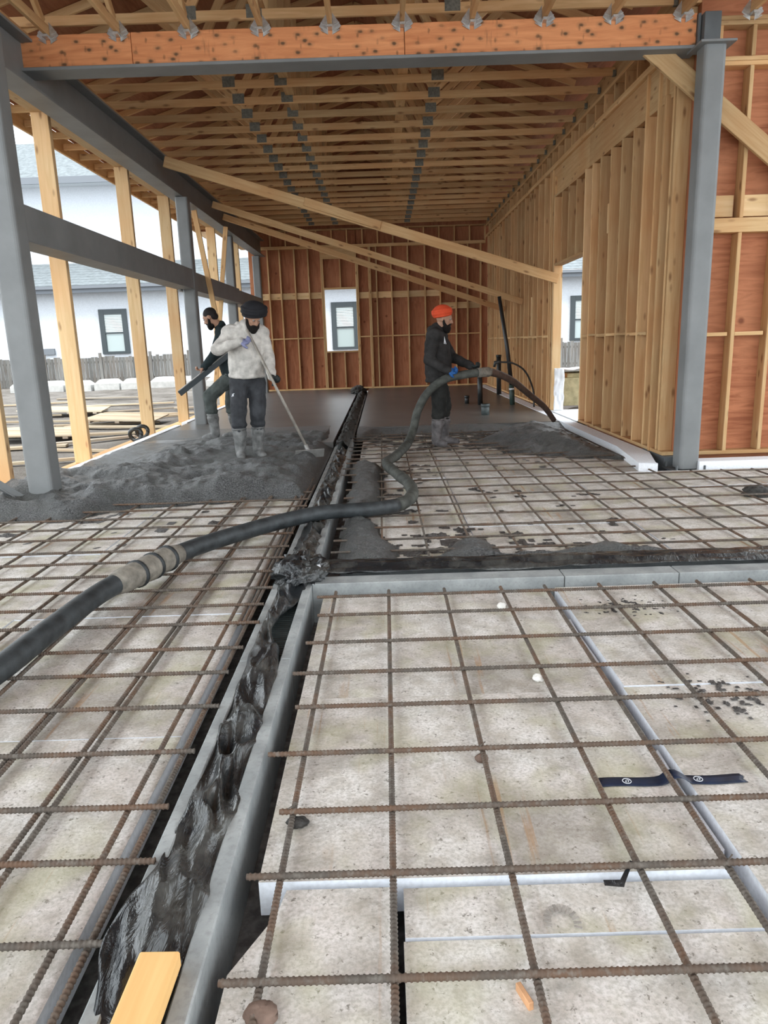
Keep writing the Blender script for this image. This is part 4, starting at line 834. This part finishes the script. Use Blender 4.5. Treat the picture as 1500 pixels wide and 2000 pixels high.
def worker(label, J, f, mats, base):
    """J: joint dictionary; f: facing of the trunk"""
    t = thing('person', label, 'person', base, 'workers'); r, fw, u, M = frame(f)
    V = lambda k_: Vector(J[k_])
    ch, hp_, nb = V('chest'), V('hip'), V('neck'); mid = (ch + hp_) / 2
    up_t = (ch - hp_).normalized(); rt, ft, ut, MT = frame(fw, up_t)
    MT = Matrix((r, (up_t.cross(r)).normalized() * 1, up_t)).transposed()
    def trunk(b, g):
        b.ell(ch, (.165 + g, .110 + g, .175 + g), MT); b.ell(mid, (.145 + g, .100 + g, .17 + g), MT); b.ell(hp_, (.155 + g, .110 + g, .12 + g), MT)
        b.cone(V('shR'), V('shL'), .062 + g, .062 + g); b.cone(ch + up_t * .05, nb, .10 + g * .7, .062 + g * .6)
    def arms(b, g, w_=1.0):
        for s in 'RL': b.chain([V('sh' + s), V('el' + s), V('wr' + s)], [.058 + g, .046 + g, .031 + g * .8])
    def legs(b, g):
        for s in 'RL': b.chain([V('hi' + s), V('kn' + s), V('an' + s)], [.088 + g, .060 + g, .040 + g]); b.cone(hp_, V('hi' + s), .11 + g, .095 + g)
    def feet(b, g, top=.30):
        for s in 'RL':
            a, k_ = V('an' + s), V('kn' + s); d = (k_ - a).normalized(); to = Vector(J['to' + s]); b.chain([a + d * top, a + d * .15, a], [.066 + g, .058 + g, .052 + g]); b.chain([a + Vector((0, 0, -.02)), (a + to) / 2 + Vector((0, 0, -.008)), to], [.048 + g, .046 + g, .036 + g])
    body = Blob(); trunk(body, -.014); arms(body, 0); legs(body, -.024); feet(body, -.012, .05)
    L, MH = head(body, J['head'], J['look']); body.cone(nb, L(0, -.015, -.05), .058, .055)
    for s, sd_ in (('R', 1), ('L', -1)): hand(body, J['wr' + s], J['hd' + s], J['hn' + s], sd_, 0, J.get('curl', 1.15))
    body.build('body', 'skin', t, hp_, .0085, 3); eyes(L, t)
    top = Blob(); gb = .028 + mats.get('baggy', 0); arms(top, .024); top.ell(ch, (.165 + gb, .110 + gb, .175 + gb), MT); top.cone(V('shR'), V('shL'), .062 + gb, .062 + gb); top.cone(ch + up_t * .05, nb, .10 + gb * .7, .062 + gb * .6)
    hm0 = hp_ + up_t * (mats.get('hem', .02) - .02); yv = up_t.cross(r); LV = []; LF = []
    for q in range(6):
        cc = ch.lerp(hm0, q / 5.0); bl = (1.0, 1.03, 1.06, 1.08, 1.07, 1.0)[q]
        for j in range(20): aa = 2 * math.pi * j / 20; LV.append(cc + r * math.cos(aa) * (.155 + gb) * bl + yv * math.sin(aa) * (.112 + gb) * bl)
    LF = [[q * 20 + j, q * 20 + (j + 1) % 20, (q + 1) * 20 + (j + 1) % 20, (q + 1) * 20 + j] for q in range(5) for j in range(20)] + [list(range(20))[::-1], [100 + j for j in range(20)]]; top.add((LV, LF))
    if mats.get('hood'):
        hb = nb - fw * .085 + u * .005
        top.chain([nb + r * .085 + fw * .03, nb + r * .075 - fw * .07 + u * .02, hb, nb - r * .075 - fw * .07 + u * .02, nb - r * .085 + fw * .03], [.028, .040, .048, .040, .028]); top.ell(hb - u * .07, (.095, .05, .09), M)
    hm = hp_ + up_t * mats.get('hem', .02); P = [hm0 + r * math.cos(a) * (.150 + gb) + yv * math.sin(a) * (.108 + gb) for a in [2 * math.pi * j / 20 for j in range(21)]]; top.add(tube_v(P, .026, 8))
    for s in 'RL': e, w_ = V('el' + s), V('wr' + s); d = (w_ - e).normalized(); top.cone(w_ - d * .035, w_ - d * .01, .046, .042); top.ell(e, (.066,) * 3)
    tp = top.build(mats['topname'], mats['top'], t, ch, .010, 2, .022)
    pn = Blob(); pn.ell(hp_ - up_t * .035, (.170, .125, .115), MT)
    for s in 'RL':
        hi, kn, an = V('hi' + s), V('kn' + s), V('an' + s); pn.cone(hp_ - u * .07, hi - u * .04, .11, .104); lo = an + (kn - an).normalized() * .235; pn.chain([hi - u * .06, kn, lo], [.108, .092, .070]); pn.ell(lo + (kn - an).normalized() * .09, (.090, .090, .05))
    pt = pn.build('trousers', mats['pants'], t, hp_, .010, 2, .034)
    bt = Blob(); feet(bt, .012, .30)
    for s in 'RL':
        b2 = Blob(); a, k_ = V('an' + s), V('kn' + s); d = (k_ - a).normalized(); to = Vector(J['to' + s]); b2.chain([a + d * .225, a + d * .15, a], [.084, .072, .064]); b2.chain([a + Vector((0, 0, -.025)), (a + to) / 2 + Vector((0, 0, -.012)), to], [.056, .054, .044]); b2.ell(a + d * .275, (.088, .088, .016))
        b2.build('boot', mats['boot'], t, a, .009, 2, .012)
        if mats.get('glove' + s): g = Blob(); hand(g, J['wr' + s], J['hd' + s], J['hn' + s], 1 if s == 'R' else -1, .004, J.get('curl', 1.15)); g.build('glove', mats['glove' + s], t, J['wr' + s], .005, 2)
    if mats.get('turban'): tc, trad = J['turban']; turban(tc, J['tlook'], trad, mats['turban'], t)
    if mats.get('hair'):
        hb = Blob(); hb.ell(L(0, -.020, .048), (.083, .098, .088), MH); hb.ell(L(0, -.055, .0), (.070, .055, .07), MH); hb.build('hair', mats['hair'], t, L(0, 0, .05), .006, 2)
    beard(L, MH, t, mats.get('full', 1.0)); return t, tp, pt
def wrapto(o, target, off=.004): s_ = o.modifiers.new('fit', 'SHRINKWRAP'); s_.target = target; s_.offset = off; s_.wrap_mode = 'ABOVE_SURFACE'; return o
# worker in the white hoodie, pulling concrete with a placer
tW, top_, pt = worker('worker in a muddy white hoodie and black turban, leaning on a long pole', dict(chest=(-1.545, 8.48, 1.37), hip=(-1.56, 8.52, 1.03), neck=(-1.52, 8.45, 1.57), shR=(-1.70, 8.41, 1.50), shL=(-1.375, 8.57, 1.49), elR=(-1.83, 8.28, 1.325), wrR=(-1.535, 8.16, 1.405), elL=(-1.30, 8.52, 1.25), wrL=(-1.245, 8.30, 1.01),
    hdR=(1, -.15, -.05), hnR=(.1, .6, -.8), hdL=(.45, -.75, -.35), hnL=(-.8, -.2, -.3), hiR=(-1.65, 8.47, .99), hiL=(-1.465, 8.56, .99), knR=(-1.668, 8.39, .58), knL=(-1.462, 8.49, .58), anR=(-1.69, 8.47, .155), anL=(-1.50, 8.55, .155), toR=(-1.66, 8.33, .10), toL=(-1.42, 8.42, .10),
    head=(-1.425, 8.385, 1.655), look=(.55, -.70, -.62), turban=((-1.405, 8.39, 1.745), (.145, .15, .098)), tlook=(.5, -.8, -.28)), (.45, -.9, 0), dict(top='hoodie_white', topname='hoodie', hood=1, pants='pants_dark', boot='boot', gloveR='glove_lilac', gloveL='glove_black', turban='turban_black', full=.8, baggy=.012), (-1.58, 8.5, .1))
for s in (-1, 1):
    P = [(-1.715 + s * (.018 - .010 * math.cos(a)) * 1.0, 8.33, .825 + .016 * math.sin(a)) for a in [math.pi * (j / 8 - .5) for j in range(9)]]; wrapto(tube('emblem_mark', P, .005, 'print_white', tW, 6), pt)
t = thing('concrete_placer', 'long-handled concrete rake held by the worker in the white hoodie', 'rake', (-.85, 8.26, .1)); tube('handle', [(-1.46, 8.135, 1.53), (-.87, 8.255, .16)], .016, 'handle_pole', t, 10)
bar('blade', (-1.02, 8.20, .135), (-.70, 8.30, .135), .11, .012, 'blade', t, .5); tube('socket', [(-.90, 8.25, .24), (-.86, 8.255, .11)], [.022, .026], 'blade', t, 10)
# worker in the dark shirt, bending over a straightedge
tD, _, _ = worker('bareheaded worker in a dark shirt bending left over a straight board', dict(chest=(-2.15, 10.32, 1.39), hip=(-2.09, 10.32, 1.03), neck=(-2.205, 10.31, 1.625), shR=(-2.15, 10.49, 1.53), shL=(-2.16, 10.15, 1.545), elR=(-2.16, 10.42, 1.24), wrR=(-2.20, 10.19, 1.17), elL=(-2.25, 10.06, 1.27), wrL=(-2.40, 10.0, 1.09),
    hdR=(-.5, -.6, -.3), hnR=(0, .2, -1), hdL=(-.85, -.15, -.35), hnL=(.2, .1, -1), hiR=(-2.08, 10.42, .99), hiL=(-2.11, 10.22, .99), knR=(-2.17, 10.44, .58), knL=(-2.40, 10.15, .70), anR=(-2.13, 10.5, .14), anL=(-2.375, 10.22, .17), toR=(-2.29, 10.46, .10), toL=(-2.53, 10.22, .11),
    head=(-2.325, 10.28, 1.745), look=(-.86, .18, -.50)), (-1, .08, 0), dict(top='shirt_dark', topname='shirt', pants='pants_green', boot='boot', hair='hair', full=.35, hem=-.04, baggy=.008), (-2.2, 10.32, .08))
t = thing('screed_board', 'dark straight screed board held by the worker in the dark shirt', 'board', (-2.35, 10.02, 1.0)); a, b = Vector((-2.73, 9.86, .76)), Vector((-2.02, 10.16, 1.30)); bar('board_body', a, b, .075, .035, 'win_frame', t); bar('board_edge', a + Vector((0, -.005, .043)), b + Vector((0, -.005, .043)), .010, .04, 'blade', t)
# worker in the orange turban, holding the hose
tO, top_, _ = worker('worker in an orange turban and charcoal hoodie holding the pump hose', dict(chest=(.70, 9.40, 1.26), hip=(.715, 9.42, .93), neck=(.705, 9.40, 1.475), shR=(.655, 9.22, 1.395), shL=(.745, 9.57, 1.395), elR=(.575, 9.12, 1.115), wrR=(.80, 9.025, .985), elL=(.90, 9.55, 1.13), wrL=(1.10, 9.25, 1.03),
    hdR=(.92, .12, -.12), hnR=(.05, .75, -.6), hdL=(.75, -.45, -.2), hnL=(-.1, -.3, -1), hiR=(.70, 9.32, .89), hiL=(.725, 9.51, .89), knR=(.705, 9.27, .50), knL=(.79, 9.50, .50), anR=(.665, 9.32, .10), anL=(.775, 9.52, .10), toR=(.76, 9.22, .055), toL=(.94, 9.47, .055),
    head=(.79, 9.385, 1.60), look=(.95, -.17, -.22), turban=((.765, 9.39, 1.695), (.115, .125, .088)), tlook=(.96, -.15, .12)), (1, -.10, 0), dict(top='hoodie_dark', topname='hoodie', hood=1, pants='pants_black', boot='boot_dark', gloveR='glove_blue', gloveL='glove_black', turban='turban_orange', full=1.1, hem=-.05, baggy=.022), (.73, 9.4, 0))
V = [(.0, 0, .055), (.034, .0, -.03), (.012, 0, -.03), (.0, 0, .01), (-.012, 0, -.03), (-.03, 0, -.03)]
wrapto(ob('emblem_mark', mesh('emblem', [(x, -.02, z) for x, y, z in V] + [(x, -.016, z) for x, y, z in V], [[0, 1, 2, 3], [0, 3, 4, 5], [6, 9, 8, 7], [6, 11, 10, 9]]), 'print_white', tO, (.80, 9.235, 1.335)), top_, .005)
